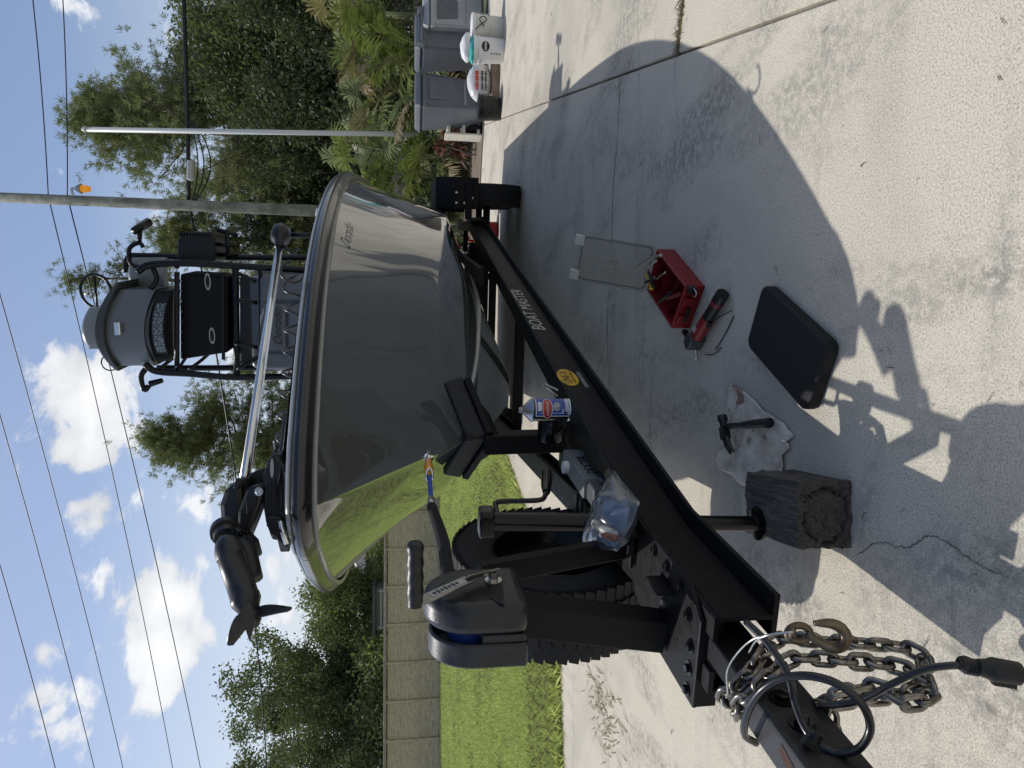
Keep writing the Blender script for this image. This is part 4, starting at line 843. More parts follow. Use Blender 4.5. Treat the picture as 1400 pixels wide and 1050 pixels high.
# black enclosure panel with bolts and two oval badges
mb = MB(); a = [pt(246, 374, 6.62), pt(246, 492, 6.62), pt(312, 482, 6.62), pt(312, 378, 6.62)]; mb.prism([(p_[1], p_[2]) for p_ in a], T(6.62, 0, 0), TN, (0, 0, 1), TA, .45); pan = mb.build('panel', mat('panel_black', (.0035, .004, .006), .45, spec=.2), tower, bevel=.02)
bolts([T(*pt(248, 384 + i * 14, 6.61)) for i in range(8)], -TA, .010, .008, M_steel, tower, 'rivet', True)
for (x, y) in ((284, 385), (290, 459)):
    p_ = pt(x, y, 6.612); mb = MB(); mb.prism([(.075 * math.cos(a), .026 * math.sin(a)) for a in np.linspace(0, 2 * math.pi, 25)[:-1]], T(*p_), TN, (0, 0, 1), -TA, .004); bd = mb.build('oval_badge', mat('badge_grey', (.32, .31, .28), .5), tower)
    mb = MB(); mb.prism([(.055 * math.cos(a), .017 * math.sin(a)) for a in np.linspace(0, 2 * math.pi, 25)[:-1]], T(p_[0] - .004, p_[1], p_[2]), TN, (0, 0, 1), -TA, .002); mb.build('badge_centre', M_tower, tower)
mb = MB(); mb.hexa([q(306, 492, 6.6), q(306, 372, 6.6), q(308, 492, 7.2), q(308, 372, 7.2), q(303, 492, 6.6), q(303, 372, 6.6), q(305, 492, 7.2), q(305, 372, 7.2)]); mb.build('shelf', M_tower, tower)
mb = MB(); mb.hexa([q(352, 498, 6.7), q(352, 378, 6.7), q(352, 498, 7.2), q(352, 378, 7.2), q(328, 498, 6.7), q(328, 378, 6.7), q(328, 498, 7.2), q(328, 378, 7.2)]); mb.build('storage_box', mat('box_dark', (.02, .021, .024), .5), tower, bevel=.02)
# control pod at the top: bowed front, rim, light bar, helm hump
def bow_panel(x0, x1, y0, y1, t, bulge, th, name, m, parent, x0e=0, n=14, bev=.0, lat=0.0):
    P = []
    for i in range(n + 1):
        f = i / n; y = y0 + (y1 - y0) * f; s = 1 - (2 * f - 1) ** 2; lo = pt(x1 + x0e * (1 - s) * .4, y, t); hi = pt(x0 + x0e * (1 - s), y, t); b_ = bulge * s
        P.append([T(lo[0] - b_, lo[1], lo[2]), T(hi[0] - b_, hi[1], hi[2]), T(hi[0] + th, hi[1], hi[2]), T(lo[0] + th, lo[1], lo[2]), T(lo[0] - b_, lo[1], lo[2])])
    mb = MB(); mb.grid(P); mb.add([p_ for p_ in P[0][:4]], [(0, 1, 2, 3)]); mb.add([p_ for p_ in P[-1][:4]], [(3, 2, 1, 0)]); return mb.build(name, m, parent, auto=40, bevel=bev)
pod = bow_panel(157, 209, 396, 500, 6.62, .22, .5, 'control_pod', M_pod, tower, 8)
bow_panel(147, 158, 386, 507, 6.6, .26, .55, 'pod_rim', mat('rim_dark', (.035, .037, .042), .4), tower, 12)
bow_panel(209, 214, 398, 498, 6.6, .2, .5, 'pod_lower_rim', mat('rim_dark'), tower, 8)
M_led = bpy.data.materials.new('led_reflectors'); M_led.use_nodes = True
def ledmat(m):
    nt = m.node_tree; b = nt.nodes['Principled BSDF']; v = nt.nodes.new('ShaderNodeTexVoronoi'); v.inputs['Scale'].default_value = 70; tc = nt.nodes.new('ShaderNodeTexCoord'); nt.links.new(tc.outputs['Object'], v.inputs[0])
    r = nt.nodes.new('ShaderNodeValToRGB'); r.color_ramp.elements[0].color = (.42, .43, .43, 1); r.color_ramp.elements[1].color = (.06, .063, .066, 1); r.color_ramp.elements[1].position = .55; nt.links.new(v.outputs['Distance'], r.inputs[0]); nt.links.new(r.outputs[0], b.inputs['Base Color']); b.inputs['Metallic'].default_value = .6; b.inputs['Roughness'].default_value = .25
ledmat(M_led)
bow_panel(214, 232, 397, 494, 6.56, .14, .08, 'light_bar_housing', M_tower, tower, 4); bow_panel(216, 230, 401, 491, 6.55, .142, .05, 'light_bar_lens', M_led, tower, 4)
bow_panel(115, 150, 421, 477, 6.75, .08, .4, 'helm_hump', M_podl, tower, 5, bev=.03)
mb = MB(); p_ = pt(161, 449, 6.35); mb.box(T(*p_), (.11, .04, .05), (TN, TA, Vector((0, 0, 1)))); mb.build('pod_lamp', M_chrome, tower, bevel=.008)
# helm wheel rim, rings and brackets
mb = MB(); cx = pt(131, 398, 6.95); mb.tube([T(cx[0] + .05 * math.sin(a), cx[1] + .15 * math.cos(a), cx[2] + .15 * math.sin(a)) for a in np.linspace(0, 2 * math.pi, 29)], .013, 8, cap=False); mb.tube([T(cx[0], cx[1] - .15, cx[2]), T(cx[0], cx[1] + .15, cx[2])], .01, 6); mb.build('steering_wheel', M_tower, tower, smooth=True)
mb = MB(); mb.lathe([(0, -.02), (.022, -.015), (.022, .015), (0, .02)], q(119, 401, 6.95), TN, 12); mb.build('wheel_knob', M_steel, tower, smooth=True)
mb = MB(); cx = pt(150, 496, 6.7); mb.tube([T(cx[0], cx[1] + .07 * math.cos(a), cx[2] + .07 * math.sin(a)) for a in np.linspace(.6, 6.0, 22)], .006, 6); mb.build('wire_ring', M_tower, tower, smooth=True)
mb = MB(); mb.tube(smooth_path([q(205, 365, 7.0), q(180, 362, 7.0), q(177, 340, 7.0), q(190, 332, 7.0), q(196, 338, 7.0)], 4), .02, 8); mb.tube([q(190, 333, 7.0), q(192, 312, 7.0)], .022, 8); mb.tube([q(183, 316, 6.9), q(203, 304, 7.1)], [.032, .042], 12); mb.build('rod_holder', M_tower, tower, smooth=True)
mb = MB(); mb.tube(smooth_path([q(200, 503, 6.6), q(193, 515, 6.6), q(197, 533, 6.6), q(203, 528, 6.6)], 4), .024, 8); mb.tube([q(205, 525, 6.6), q(222, 520, 6.6)], [.03, .022], 10); mb.build('rod_holder', M_tower, tower, smooth=True)
# grey seat back seen through the top frame
bow_panel(176, 225, 352, 395, 7.1, .05, .12, 'seat_back', M_podl, tower, 4, bev=.03)
# ribbed black box on the right of the tower
mb = MB(); a = [pt(x, y, 6.7) for x, y in ((242, 357), (242, 330), (250, 319), (288, 318), (294, 326), (294, 357))]; mb.prism([(p_[1], p_[2]) for p_ in a], T(6.7, 0, 0), TN, (0, 0, 1), TA, .45); rb = mb.build('side_pack', M_tower, tower, bevel=.02)
mb = MB()
for i in range(11): p_ = pt(246 + i * 4.3, 320, 6.69); mb.box(T(p_[0] + .22, p_[1], p_[2]), (.03, .46, .012), (TN, TA, Vector((0, 0, 1))))
mb.build('pack_ribs', M_tower, tower)
mb = MB(); mb.tube([q(297, 314, 6.8), q(325, 322, 6.8)], .02, 8); mb.tube([q(296, 334, 6.8), q(322, 336, 6.8)], .018, 8); mb.tube([q(298, 348, 6.8), q(326, 348, 6.8)], .018, 8); mb.tube([q(310, 314, 6.8), q(312, 352, 6.8)], .02, 8); mb.build('rod_rack', M_tower, tower, smooth=True)
sBp = T(*pz(386, 321, 1.815))
# bracket at the gunwale below the motor head and small grey bump on the far gunwale
mb = MB(); p_ = pt(440, 318, 5.0); mb.tube([sBp, sBp - Vector((0, 0, .2))], .014, 8); mb.build('motor_support', M_tower, boat, smooth=True)
mb = MB(); mb.tube(smooth_path([T(*pz(442, 285, 1.63)), T(*pz(435, 287, 1.65)), T(*pz(434, 295, 1.65)), T(*pz(440, 298, 1.63))], 4), .009, 8); mb.build('deck_cleat', M_white, boat, smooth=True)

# ================================================================ TROLLING MOTOR on the bow deck
tm = thing('trolling_motor', T(2.45, 0, 1.63), 'black bow trolling motor folded down over the gunwale with its propeller out front', 'trolling motor')
def dpt(x, y, dep): return CP + ray(x, y) * dep
sA, sB = T(*pz(335, 655, 1.765)), T(*pz(384, 322, 1.815))
mb = MB(); mb.tube([sA + (sA - sB).normalized() * .12, sB], .0175, 16); mb.build('shaft', M_chrome, tm, smooth=True)
hd = (sB - sA).normalized(); mb = MB(); mb.lathe([(0, .055), (.022, .05), (.036, .034), (.040, .008), (.037, -.022), (.024, -.034), (.018, -.055), (.018, -.08)], sB, hd, 20); mb.v = [tuple(sB + (Vector(v) - sB) * 1.22) for v in mb.v]; mb.build('head', M_blackp, tm, smooth=True)
mb = MB(); mb.tube(smooth_path([sB - hd * .08 + Vector((0, 0, -.02)), sB - hd * .14 + Vector((0, 0, -.06)), sB - hd * .10 + Vector((0, 0, -.09))], 5), .008, 8); mb.build('head_cable', M_wire, tm, smooth=True)
# coiled cord lying along the gunwale
cp = [T(*pz(392, 365, 1.67)), T(*pz(398, 400, 1.668)), T(*pz(397, 470, 1.67)), T(*pz(394, 530, 1.675)), T(*pz(390, 570, 1.685)), T(*pz(385, 612, 1.70)), T(*pz(384, 625, 1.71))]; ax = smooth_path(cp, 12); pts = []; tot = 0; S = [0]
for a, b in zip(ax, ax[1:]): tot += (b - a).length; S.append(tot)
NT = 9.5; nn = 420
for i in range(nn):
    s = tot * i / (nn - 1); k = max(0, min(len(ax) - 2, int(np.searchsorted(S, s)) - 1)); f = (s - S[k]) / max(1e-6, S[k + 1] - S[k]); p_ = ax[k].lerp(ax[k + 1], f); tg = (ax[k + 1] - ax[k]).normalized(); sd_ = tg.cross(Vector((0, 0, 1))).normalized(); up_v = sd_.cross(tg); an = 2 * math.pi * NT * i / nn; rr_ = .035; pts.append(p_ + Vector((0, 0, -.010)) + sd_ * math.cos(an) * rr_ + up_v * math.sin(an) * rr_)
mb = MB(); mb.tube(pts, .0062, 7); mb.build('coil_cord', mat('cord_sheen', (.02, .02, .022), .34, coat=.15), tm, smooth=True)
mb = MB(); mb.tube(smooth_path([T(*pz(384, 625, 1.71)), T(*pz(378, 615, 1.73)), T(*pz(377, 602, 1.72)), T(*pz(389, 607, 1.70)), T(*pz(393, 630, 1.69)), T(*pz(384, 668, 1.68)), T(*pz(390, 715, 1.66))], 6), .0085, 8); mb.build('cord_lead', mat('cord_sheen'), tm, smooth=True)
# mount: base plate, side plate, hinged bracket, sleeve
DP = 2.33
def pp(pts_, dep, th, name, m, parent, bev=.006):
    mb = MB(); fr = [dpt(x, y, dep) for x, y in pts_]; n_ = len(fr); bk = [p_ + cf * th for p_ in fr]; mb.add(fr + bk, [tuple(range(n_ - 1, -1, -1)), tuple(range(n_, 2 * n_))] + [(i, (i + 1) % n_, n_ + (i + 1) % n_, n_ + i) for i in range(n_)]); return mb.build(name, m, parent, bevel=bev)
mb = MB(); b0, b1 = T(2.46, -.20, 1.645), T(2.46, .2, 1.645); mb.box((T(2.55, -.03, 1.64)), (.46, .22, .035), (hd, hd.cross(Vector((0, 0, 1))), Vector((0, 0, 1)))); mb.build('base_plate', M_blackp, tm, bevel=.006)
pp([(397, 645), (397, 682), (389, 682), (388, 645)], 2.30, .02, 'steel_bracket', mat('bracket_grey', (.10, .10, .10), .4, 1.0), tm, .003)
pp([(393, 640), (396, 720), (388, 738), (371, 740), (362, 715), (358, 690), (358, 652), (364, 630), (374, 618), (380, 622)], DP, .12, 'side_plate', M_blackp, tm, .012)
pp([(362, 668), (356, 690), (346, 716), (333, 748), (322, 740), (324, 700), (336, 668), (350, 662)], DP - .01, .07, 'hinge_arm', M_blackp, tm, .012)
pp([(352, 676), (348, 692), (337, 704), (336, 684)], DP - .016, .01, 'arm_recess', mat('recess_dark', (.004, .004, .005), .6), tm, .002)
pp([(331, 655), (333, 700), (327, 722), (300, 724), (298, 690), (306, 668), (318, 660)], DP + .02, .13, 'sleeve', M_blackp, tm, .02)
pp([(385, 706), (392, 750), (386, 748), (372, 732), (365, 722), (364, 704)], DP - .01, .1, 'lower_clamp', M_blackp, tm, .012)
mb = MB(); mb.tube([dpt(383, 712, DP - .03), dpt(392, 744, DP - .03)], .009, 10); mb.build('release_rod', M_chrome, tm, smooth=True)
mb = MB(); mb.bolt(dpt(354, 672, DP - .02), -cf, .0085, .010); mb.build('pivot_bolt', M_steel, tm)
pt0 = dpt(372, 640, DP - .003); mb = MB(); mb.prism([(.032 * math.cos(a), .006 * math.sin(a)) for a in np.linspace(0, 2 * math.pi, 21)[:-1]], pt0, cr, -cr.cross(cf), -cf, .002); mb.build('oval_badge', mat('badge_grey'), tm)
pp([(408, 640), (408, 738), (396, 742), (384, 736), (384, 636)], DP + .02, .2, 'mount_base', M_blackp, tm, .008)
pp([(358, 640), (364, 652), (342, 690), (326, 700), (322, 688), (340, 648)], DP + .12, .05, 'far_arm', M_blackp, tm, .008)
pp([(331, 656), (324, 670), (318, 668), (322, 654)], DP + .0, .06, 'sleeve_lug', M_blackp, tm, .004)
pp([(322, 726), (334, 730), (346, 742), (352, 764), (344, 766), (332, 750), (318, 740)], 2.26, .06, 'yoke', M_blackp, tm, .01)
for k in range(5): pp([(386 - k * 5, 650 + k * 3), (386 - k * 5, 700 + k * 5), (384.4 - k * 5, 700 + k * 5), (384.4 - k * 5, 650 + k * 3)], DP - .006, .01, 'plate_rib', M_blackg, tm, .001)
bolts([dpt(302 + k * 9, 727 + (k % 2) * 3, 2.19) for k in range(5)], -cf, .006, .008, M_blackg, tm, 'collar_bolt')
# collar, then lower unit and propeller
n0, n1 = dpt(313, 752, 2.12), dpt(340, 832, 2.05); axl = (n1 - n0).normalized()
mb = MB(); mb.lathe([(.036, -.012), (.046, -.010), (.046, .012), (.038, .014), (.036, .05)], dpt(308, 726, 2.24), (n0 - dpt(306, 700, 2.34)).normalized(), 18); mb.build('collar', M_blackp, tm, smooth=True, auto=40)
L_ = (n1 - n0).length; mb = MB(); mb.lathe([(0, -.048), (.016, -.045), (.032, -.030), (.041, -.006), (.0425, .02), (.0425, .024), (.0405, .026), (.0405, L_ - .04), (.0425, L_ - .038), (.0425, L_ - .02), (.032, L_ - .0), (.022, L_ + .02), (0, L_ + .024)], n0, axl, 22); mb.build('motor_pod', M_winch, tm, smooth=True)
mb = MB(); mb.tube(smooth_path([dpt(318, 728, 2.24), dpt(336, 752, 2.18), dpt(346, 792, 2.12)], 5), [.03] * 11, 10); mb.build('pod_strut', M_blackp, tm, smooth=True)
pr = n1 + axl * .022; e1 = (-cu - axl * (-cu).dot(axl)).normalized(); e2 = axl.cross(e1)
mb = MB(); mb.lathe([(.02, -.02), (.026, .0), (.024, .02), (.012, .035), (0, .038)], pr, axl, 16)
hub = mb.build('propeller_hub', M_winch, tm, smooth=True)
for k in range(2):
    sg = 1 if k == 0 else -1; P = []
    for i in range(9):
        f = i / 8; rad = .018 + (.10 if k == 0 else .075) * f; ch = .075 * (.45 + 1.2 * f - 1.35 * f * f); tw = R(52 - 24 * f); c_ = pr + e1 * sg * rad + axl * .025 * f * f; d_ = e2 * math.cos(tw) * sg + axl * math.sin(tw); sw = .03 * f * f
        P.append([c_ + d_ * (ch * (j / 4 - .5) * 1.0 + sw) + e1 * sg * (-.012 * (j / 2 - 1) ** 2) for j in range(5)])
    mb = MB(); mb.grid(P); mb.build('blade', M_winch, tm, smooth=True, solid=.006)
mb = MB(); d0 = n0.lerp(n1, .78) ; mb.hexa([d0 + cu * -.03 - cf * .045, d0 + axl * .06 + cu * -.03 - cf * .045, d0 + cu * -.03 - cf * .039, d0 + axl * .06 + cu * -.03 - cf * .039, d0 + axl * .03 + cu * .0 - cf * .06, d0 + axl * .12 + cu * .0 - cf * .06, d0 + axl * .03 + cu * .0 - cf * .054, d0 + axl * .12 + cu * .0 - cf * .054]); mb.build('skeg', M_winch, tm)
# ================================================================ TRAILER
Zv = Vector((0, 0, 1)); TAX = (TA, TN, Zv)
tra = thing('boat_trailer', T(5, 0, 0), 'black sprayed beam boat trailer with winch post and jack', 'trailer')
ZT, ZB, FW, FT = .55, .405, .10, .012
def rail_l(t):
    if t < 1.78: return .088
    return min(.088 + (t - 1.78) * .1475, .985)
rt = [1.30, 1.55, 1.78, 2.2, 2.35, 2.8, 3.6, 5, 6.4, 7.8, 9.9]
def rail(sg):
    mb = MB()
    for (dl0, dl1, z0, z1) in ((-.105, .0052, ZT - FT, ZT), (-.005, .005, ZB + FT, ZT - FT), (-.05, .055, ZB, ZB + FT)):
        a, b = (dl0, dl1) if sg > 0 else (-dl1, -dl0)
        def ed_(t, e): return e if abs(e) < .09 or t > 2.2 else math.copysign(.052, e)
        P = [[T(t, sg * rail_l(t) + ed_(t, a), z0), T(t, sg * rail_l(t) + ed_(t, b), z0), T(t, sg * rail_l(t) + ed_(t, b), z1), T(t, sg * rail_l(t) + ed_(t, a), z1), T(t, sg * rail_l(t) + ed_(t, a), z0)] for t in rt]
        mb.grid(P); mb.add(P[0][:4], [(0, 1, 2, 3)]); mb.add(P[-1][:4], [(3, 2, 1, 0)])
    return mb.build('frame_rail', M_black, tra, bevel=.004, auto=40)
railR, railL = rail(1), rail(-1)
def web(t, z, out=.0): return T(t, rail_l(t) + .0055 + out, z)
wdir = (T(4, rail_l(4), 0) - T(3, rail_l(3), 0)).normalized(); wnor = Vector((wdir.y, -wdir.x, 0))
# lettering and stickers on the web
def webpix(x, y): # meet the pixel ray with the web plane
    p0 = web(3, .48); d = ray(x, y); return CP + d * ((p0 - CP).dot(wnor) / d.dot(wnor))
pB, pE = webpix(738, 450), webpix(706, 398); cB_ = (pB + pE) / 2; M_let = mat('silver_lettering', (.5, .47, .41), .5)
tl = (pE - pB).length; to = text('lettering', 'BOAT MASTER', cB_ * 1.0, wdir, Zv, .098, M_let, railR, .2, .0022); wid = max((v.co - cB_).dot(wdir) for v in to.data.vertices) - min((v.co - cB_).dot(wdir) for v in to.data.vertices)
for v in to.data.vertices: d = (v.co - cB_).dot(wdir); v.co += wdir * (d * (tl * 1.06 / wid - 1))
cs = webpix(776, 516); M_yel = mat('sticker_yellow', (.62, .36, .02), .45, var=.12, vscale=30)
mb = MB(); mb.prism([(.105 * math.cos(a), .044 * math.sin(a)) for a in np.linspace(0, 2 * math.pi, 41)[:-1]], cs + wnor * .0006, wdir, Zv, wnor, .0008); stk = mb.build('oval_sticker', M_yel, railR)
text('sticker_word', 'LINE-X', cs + Zv * .008, wdir, Zv, .052, mat('sticker_black', (.015, .013, .01), .5), stk, 0, .0018, True, .98); text('sticker_small', 'PROTECTIVE COATINGS', cs - Zv * .022, wdir, Zv, .012, mat('sticker_black'), stk, 0, .0018)
c2 = webpix(796, 519); mb = MB(); mb.box(c2 + wnor * .001, (.19, .001, .017), (wdir, wnor, Zv)); s2 = mb.build('strip_sticker', mat('strip_grey', (.24, .24, .235), .5, col2=(.08, .08, .08), vscale=70), railR)
bolts([webpix(x, y) for (x, y) in ((770, 503), (811, 561), (845, 600), (908, 739), (965, 803), (694, 375), (652, 311))], wnor, .009, .003, M_blackg, railR, 'plug', True)
# tongue and coupler sleeve
mb = MB(); mb.box(T(1.45, 0, .492), (1.5, .062, .10), TAX); tongue = mb.build('tongue', M_black, tra, bevel=.008, seg=3)
M_blackworn = mat('worn_black_edge', (.007, .0075, .009), .45, col2=(.020, .020, .021), vscale=16, vdetail=8, bump=.3, bscale=250, bdist=.002)
mb = MB(); mb.box(T(.80, 0, .49), (.74, .078, .118), TAX); slv = mb.build('coupler_sleeve', M_blackworn, tra, bevel=.010, seg=3)
bolts([T(t, .0395, .50) for t in (1.10, 1.03)], TN, .014, .012, M_blackg, slv)
mb = MB(); mb.box(T(.96, .0, .5495), (.10, .022, .0015), (TA + TN * .25, TN - TA * .25, Zv)); mb.build('rust_patch', mat('rust', (.10, .045, .025), .9, col2=(.03, .026, .024), vscale=45), slv)
# top plate across the two rails with bolts
mb = MB(); mb.prism([(1.34, -.155), (1.34, .06), (1.42, .115), (1.70, .115), (1.78, .06), (1.78, -.10), (1.62, -.155)], T(0, 0, ZT + .001), TA, TN, Zv, .012); plate = mb.build('top_plate', M_black, tra, bevel=.003)
mb = MB(); mb.box(T(1.345, -.045, ZT - .015), (.012, .215, .055), TAX); mb.build('plate_lip', M_black, tra, bevel=.003)
bolts([T(t, l, ZT + .013) for (t, l) in ((1.375, -.13), (1.375, -.075), (1.375, -.02), (1.40, .045), (1.46, .085), (1.55, .09), (1.64, .09))], Zv, .010, .010, M_blackg, plate)
# winch post, brace, feet
def obox(a, b, w, h, side, name, m, parent, bev=.004):
    """box beam from a to b; side = direction of its width"""
    a, b = Vector(a), Vector(b); d = (b - a).normalized(); s = Vector(side); s = (s - d * s.dot(d)).normalized(); u_ = d.cross(s); mb = MB(); mb.box((a + b) / 2, ((b - a).length, w, h), (d, s, u_)); return mb.build(name, m, parent, bevel=bev)
pf = T(*pz(905, 862, ZT + .014)); ptop = T(*plat(700, 838, -.02))
post = obox(pf + Vector((0, 0, .0)), ptop, .085, .075, TN, 'winch_post', M_black, tra)
mb = MB()
bf = T(*pz(853, 748, ZT + .03)); brc = obox(bf, T(*plat(655, 785, .02)), .06, .035, TN, 'post_brace', M_black, tra)
for nm, p in (('brace_foot', bf), ('post_foot', pf + TN * .075)):
    mb = MB(); mb.box(p + Vector((0, 0, -.012)), (.09, .09, .012), TAX); mb.box(p + TN * .05 + Vector((0, 0, .0)), (.09, .010, .075), TAX); f_ = mb.build(nm, M_black, tra, bevel=.003); mb = MB(); mb.bolt(p + Vector((0, 0, -.006)), Zv, .013, .014); mb.build('foot_bolt', M_steel, f_)
# winch cover: D-profile halves with a slot between them
def dprof(t0, t1, z0, z1, n=30):
    w = t1 - t0; pts = [(t1, z0), (t1, z0 + (z1 - z0) * .45)]
    for i in range(n + 1): a = math.pi * i / n; pts.append(((t0 + t1) / 2 + w / 2 * math.cos(a), z0 + (z1 - z0) * .52 + (z1 - z0) * .48 * math.sin(a)))
    pts += [(t0, z0)]; return pts
wz0, wz1 = .93, 1.165; wt0, wt1 = 1.42, 1.62
mb = MB(); mb.prism(dprof(wt0, wt1, wz0, wz1), T(0, -.002, 0), TA, Zv, TN, .078); winch = mb.build('winch_cover', M_winch, tra, bevel=.024, seg=4, auto=40)
prof = dprof(wt0 + .004, wt1 - .01, wz0, wz1 - .012); inn = dprof(wt0 + .016, wt1 - .022, wz0 + .012, wz1 - .024); mb = MB(); n_ = len(prof)
mb.add([T(t, -.082, z) for t, z in prof] + [T(t, -.022, z) for t, z in prof] + [T(t, -.022, z) for t, z in inn] + [T(t, -.072, z) for t, z in inn], [(i, (i + 1) % n_, n_ + (i + 1) % n_, n_ + i) for i in range(n_)] + [(n_ + i, n_ + (i + 1) % n_, 2 * n_ + (i + 1) % n_, 2 * n_ + i) for i in range(n_)] + [(2 * n_ + i, 2 * n_ + (i + 1) % n_, 3 * n_ + (i + 1) % n_, 3 * n_ + i) for i in range(n_)] + [tuple(range(n_ - 1, -1, -1)), tuple(range(3 * n_, 4 * n_))])
lc_ = mb.build('winch_outer_cover', M_winch, winch, bevel=.006, auto=40)
mb = MB(); mb.prism([(wt0 + .01, wz0 + .004), (wt1 - .012, wz0 + .004), (wt1 - .012, wz0 + .125), (wt0 + .01, wz0 + .105)], T(0, -.0241, 0), TA, Zv, TN, .0225); mb.build('winch_base', M_winch, winch, bevel=.005)
sc_ = T((wt0 + wt1) / 2, -.066, wz0 + .13); mb = MB(); mb.lathe([(0, 0), (.082, 0), (.082, .012), (.05, .014), (0, .014)], sc_, TN, 26); mb.build('spool_flange', M_winch, winch, smooth=True, auto=40)
mb = MB(); mb.lathe([(.046, .015), (.048, .02), (.048, .055), (.044, .06)], sc_, TN, 24); mb.build('spool_strap', mat('blue_webbing', (.02, .07, .35), .7), winch, smooth=True, auto=40)
mb = MB(); a = T(1.50, .0772, 1.01); mb.prism([(-.055, -.012), (.05, -.02), (.05, .012), (-.02, .018)], T(1.475, .0755, 1.0), TA, Zv, TN, .0025); mb.build('cover_vent', mat('recess_dark'), winch)
hb = T(1.535, .0772, 1.0); bolts([hb], TN, .012, .022, M_steel, winch); bolts([T(1.585, .04, wz1 - .045)], (TA * .8 + Zv).normalized(), .012, .022, M_steel, winch)
# crank arm and grip
ha = hb + TN * .02; arm = [ha, ha, T(1.505, .100, 1.06), T(1.405, .100, 1.185)]
a_, b_ = arm[2], arm[3]
mb = MB(); mb.box((a_ + b_) / 2, ((b_ - a_).length, .032, .006), ((b_ - a_), (b_ - a_).cross(TN), TN)); mb.box((ha + a_) / 2 + TN * .004, ((a_ - ha).length + .02, .032, .006), ((a_ - ha), (a_ - ha).cross(TA + TN), TN)); ca = mb.build('crank_arm', mat('crank_steel', (.34, .33, .31), .35, 1.0, var=.25, vscale=18), winch, bevel=.002)
mb = MB(); cm_ = a_.lerp(b_, .42) + TN * .0036; mb.box(cm_, (.10, .022, .0008), ((b_ - a_), (b_ - a_).cross(TN), TN)); lb_ = mb.build('crank_label', mat('label_white', (.36, .36, .35), .5), ca); bd_ = (b_ - a_).normalized()
mb = MB(); [mb.box(cm_ + bd_ * (.005 + k * .011) + TN * .0008, (.007, .010 if k % 2 else .014, .0006), (bd_, bd_.cross(TN), TN)) for k in range(-3, 4)]; mb.build('crank_print', mat('print_black', (.03, .03, .03), .5), ca)
gp = b_ + TN * .0; mb = MB(); mb.lathe([(.014, .0)] + [(.0175 + .0012 * math.sin(i * 1.6), .004 + i * .0085) for i in range(16)] + [(.0165, .145), (.010, .146)], gp + TN * .003, TN * -1.0 + Zv * .0, 18)
mb.v = [tuple(Vector(v) + TN * .138) for v in mb.v]; mb.build('crank_grip', M_blackp, winch, smooth=True, auto=50)
# winch strap to the bow eye
s0, s1 = T(1.60, .01, 1.10), T(2.655, 0, 1.122); mid = T(*plat(590, 692, .0)); M_sleeve = mat('strap_sleeve', (.008, .008, .009), .9, bump=.4, bscale=150)
mb = MB(); mb.tube(smooth_path([s0, s0.lerp(mid, .5) + Vector((0, 0, -.012)), mid], 6), [.019, .019, .02, .019, .018, .019, .020, .019, .018, .018, .017, .017, .016], 10); strap = mb.build('strap_sleeve', M_sleeve, tra, smooth=True)
m2 = mid.lerp(s1, .14); mb = MB(); mb.tube([mid, m2], .013, 10); mb.build('strap_ferrule', M_steel, strap, smooth=True)
h0 = mid.lerp(s1, .64); mb = MB(); mb.box((m2 + h0) / 2, ((h0 - m2).length, .008, .016), (h0 - m2, TN, Zv)); mb.build('blue_strap', mat('blue_webbing'), strap)
hk = mid.lerp(s1, .66); M_or = mat('orange_hook', (.75, .30, .02), .35, coat=.3); mb = MB(); mb.tube([hk, hk.lerp(s1, .5), s1 + (s1 - hk) * .18], [.013, .018, .014], 8); mb.build('hook', M_or, strap, smooth=True)
mb = MB(); cc_ = hk; mb.tube([cc_ + TN * (.024 * math.cos(a)) + Zv * (.012 * math.sin(a)) + TA * (.01 * math.cos(2 * a)) for a in np.linspace(0, 2 * math.pi, 19)], .005, 6, cap=False); mb.build('hook_shackle', M_chrome, strap, smooth=True)
# bow stop
ap = T(2.90, .03, .895); M_pad = mat('pad_rubber', (.010, .010, .010), .6, bump=.1, bscale=80)
for s in (1, -1):
    e = T(3.04, .03 + s * .21, .985); d = (e - ap).normalized(); nrm = d.cross(Zv) * s; upv = (Zv - d * Zv.dot(d)).normalized()
    mb = MB(); mb.box(ap.lerp(e, .5) + upv * .02, ((e - ap).length + .02, .045, .085), (d, d.cross(upv), upv)); pad = mb.build('stop_pad', M_pad, tra, bevel=.01, seg=3)
    mb = MB(); mb.box(ap.lerp(e, .5) - upv * .040 - TA * .02, ((e - ap).length * 1.0, .045, .03), (d, d.cross(upv), upv)); mb.build('pad_channel', M_black, pad, bevel=.004)
    mb = MB(); mb.add([T(2.86, 0, .80), T(2.86, 0, .87), T(2.98, .03 + s * .17, .93), T(2.94, .02 + s * .09, .85), T(2.92, 0, .80), T(2.92, 0, .87), T(3.03, .03 + s * .17, .93), T(2.99, .02 + s * .09, .85)], [(0, 1, 2, 3), (7, 6, 5, 4), (0, 3, 7, 4), (3, 2, 6, 7), (2, 1, 5, 6)]); mb.build('stop_gusset', M_black, pad)
obox(T(2.92, 0, .52), T(2.90, 0, .88), .085, .09, TN, 'stop_post', M_black, tra, .006)
obox(T(2.98, -.25, .47), T(2.98, .25, .47), .10, .10, Zv, 'cross_member', M_black, tra, .006)
mb = MB(); mb.lathe([(.05, -.05), (.055, -.04), (.055, .04), (.05, .05)], T(2.86, .07, .60), TN, 18); mb.build('keel_roller', M_blackg, tra, smooth=True, auto=40)
for t in (4.6, 6.2, 7.3, 9.3): obox(T(t, -rail_l(t) + .012, .47), T(t, rail_l(t) - .012, .47), .06, .07, Zv, 'cross_member', M_black, tra, .006)
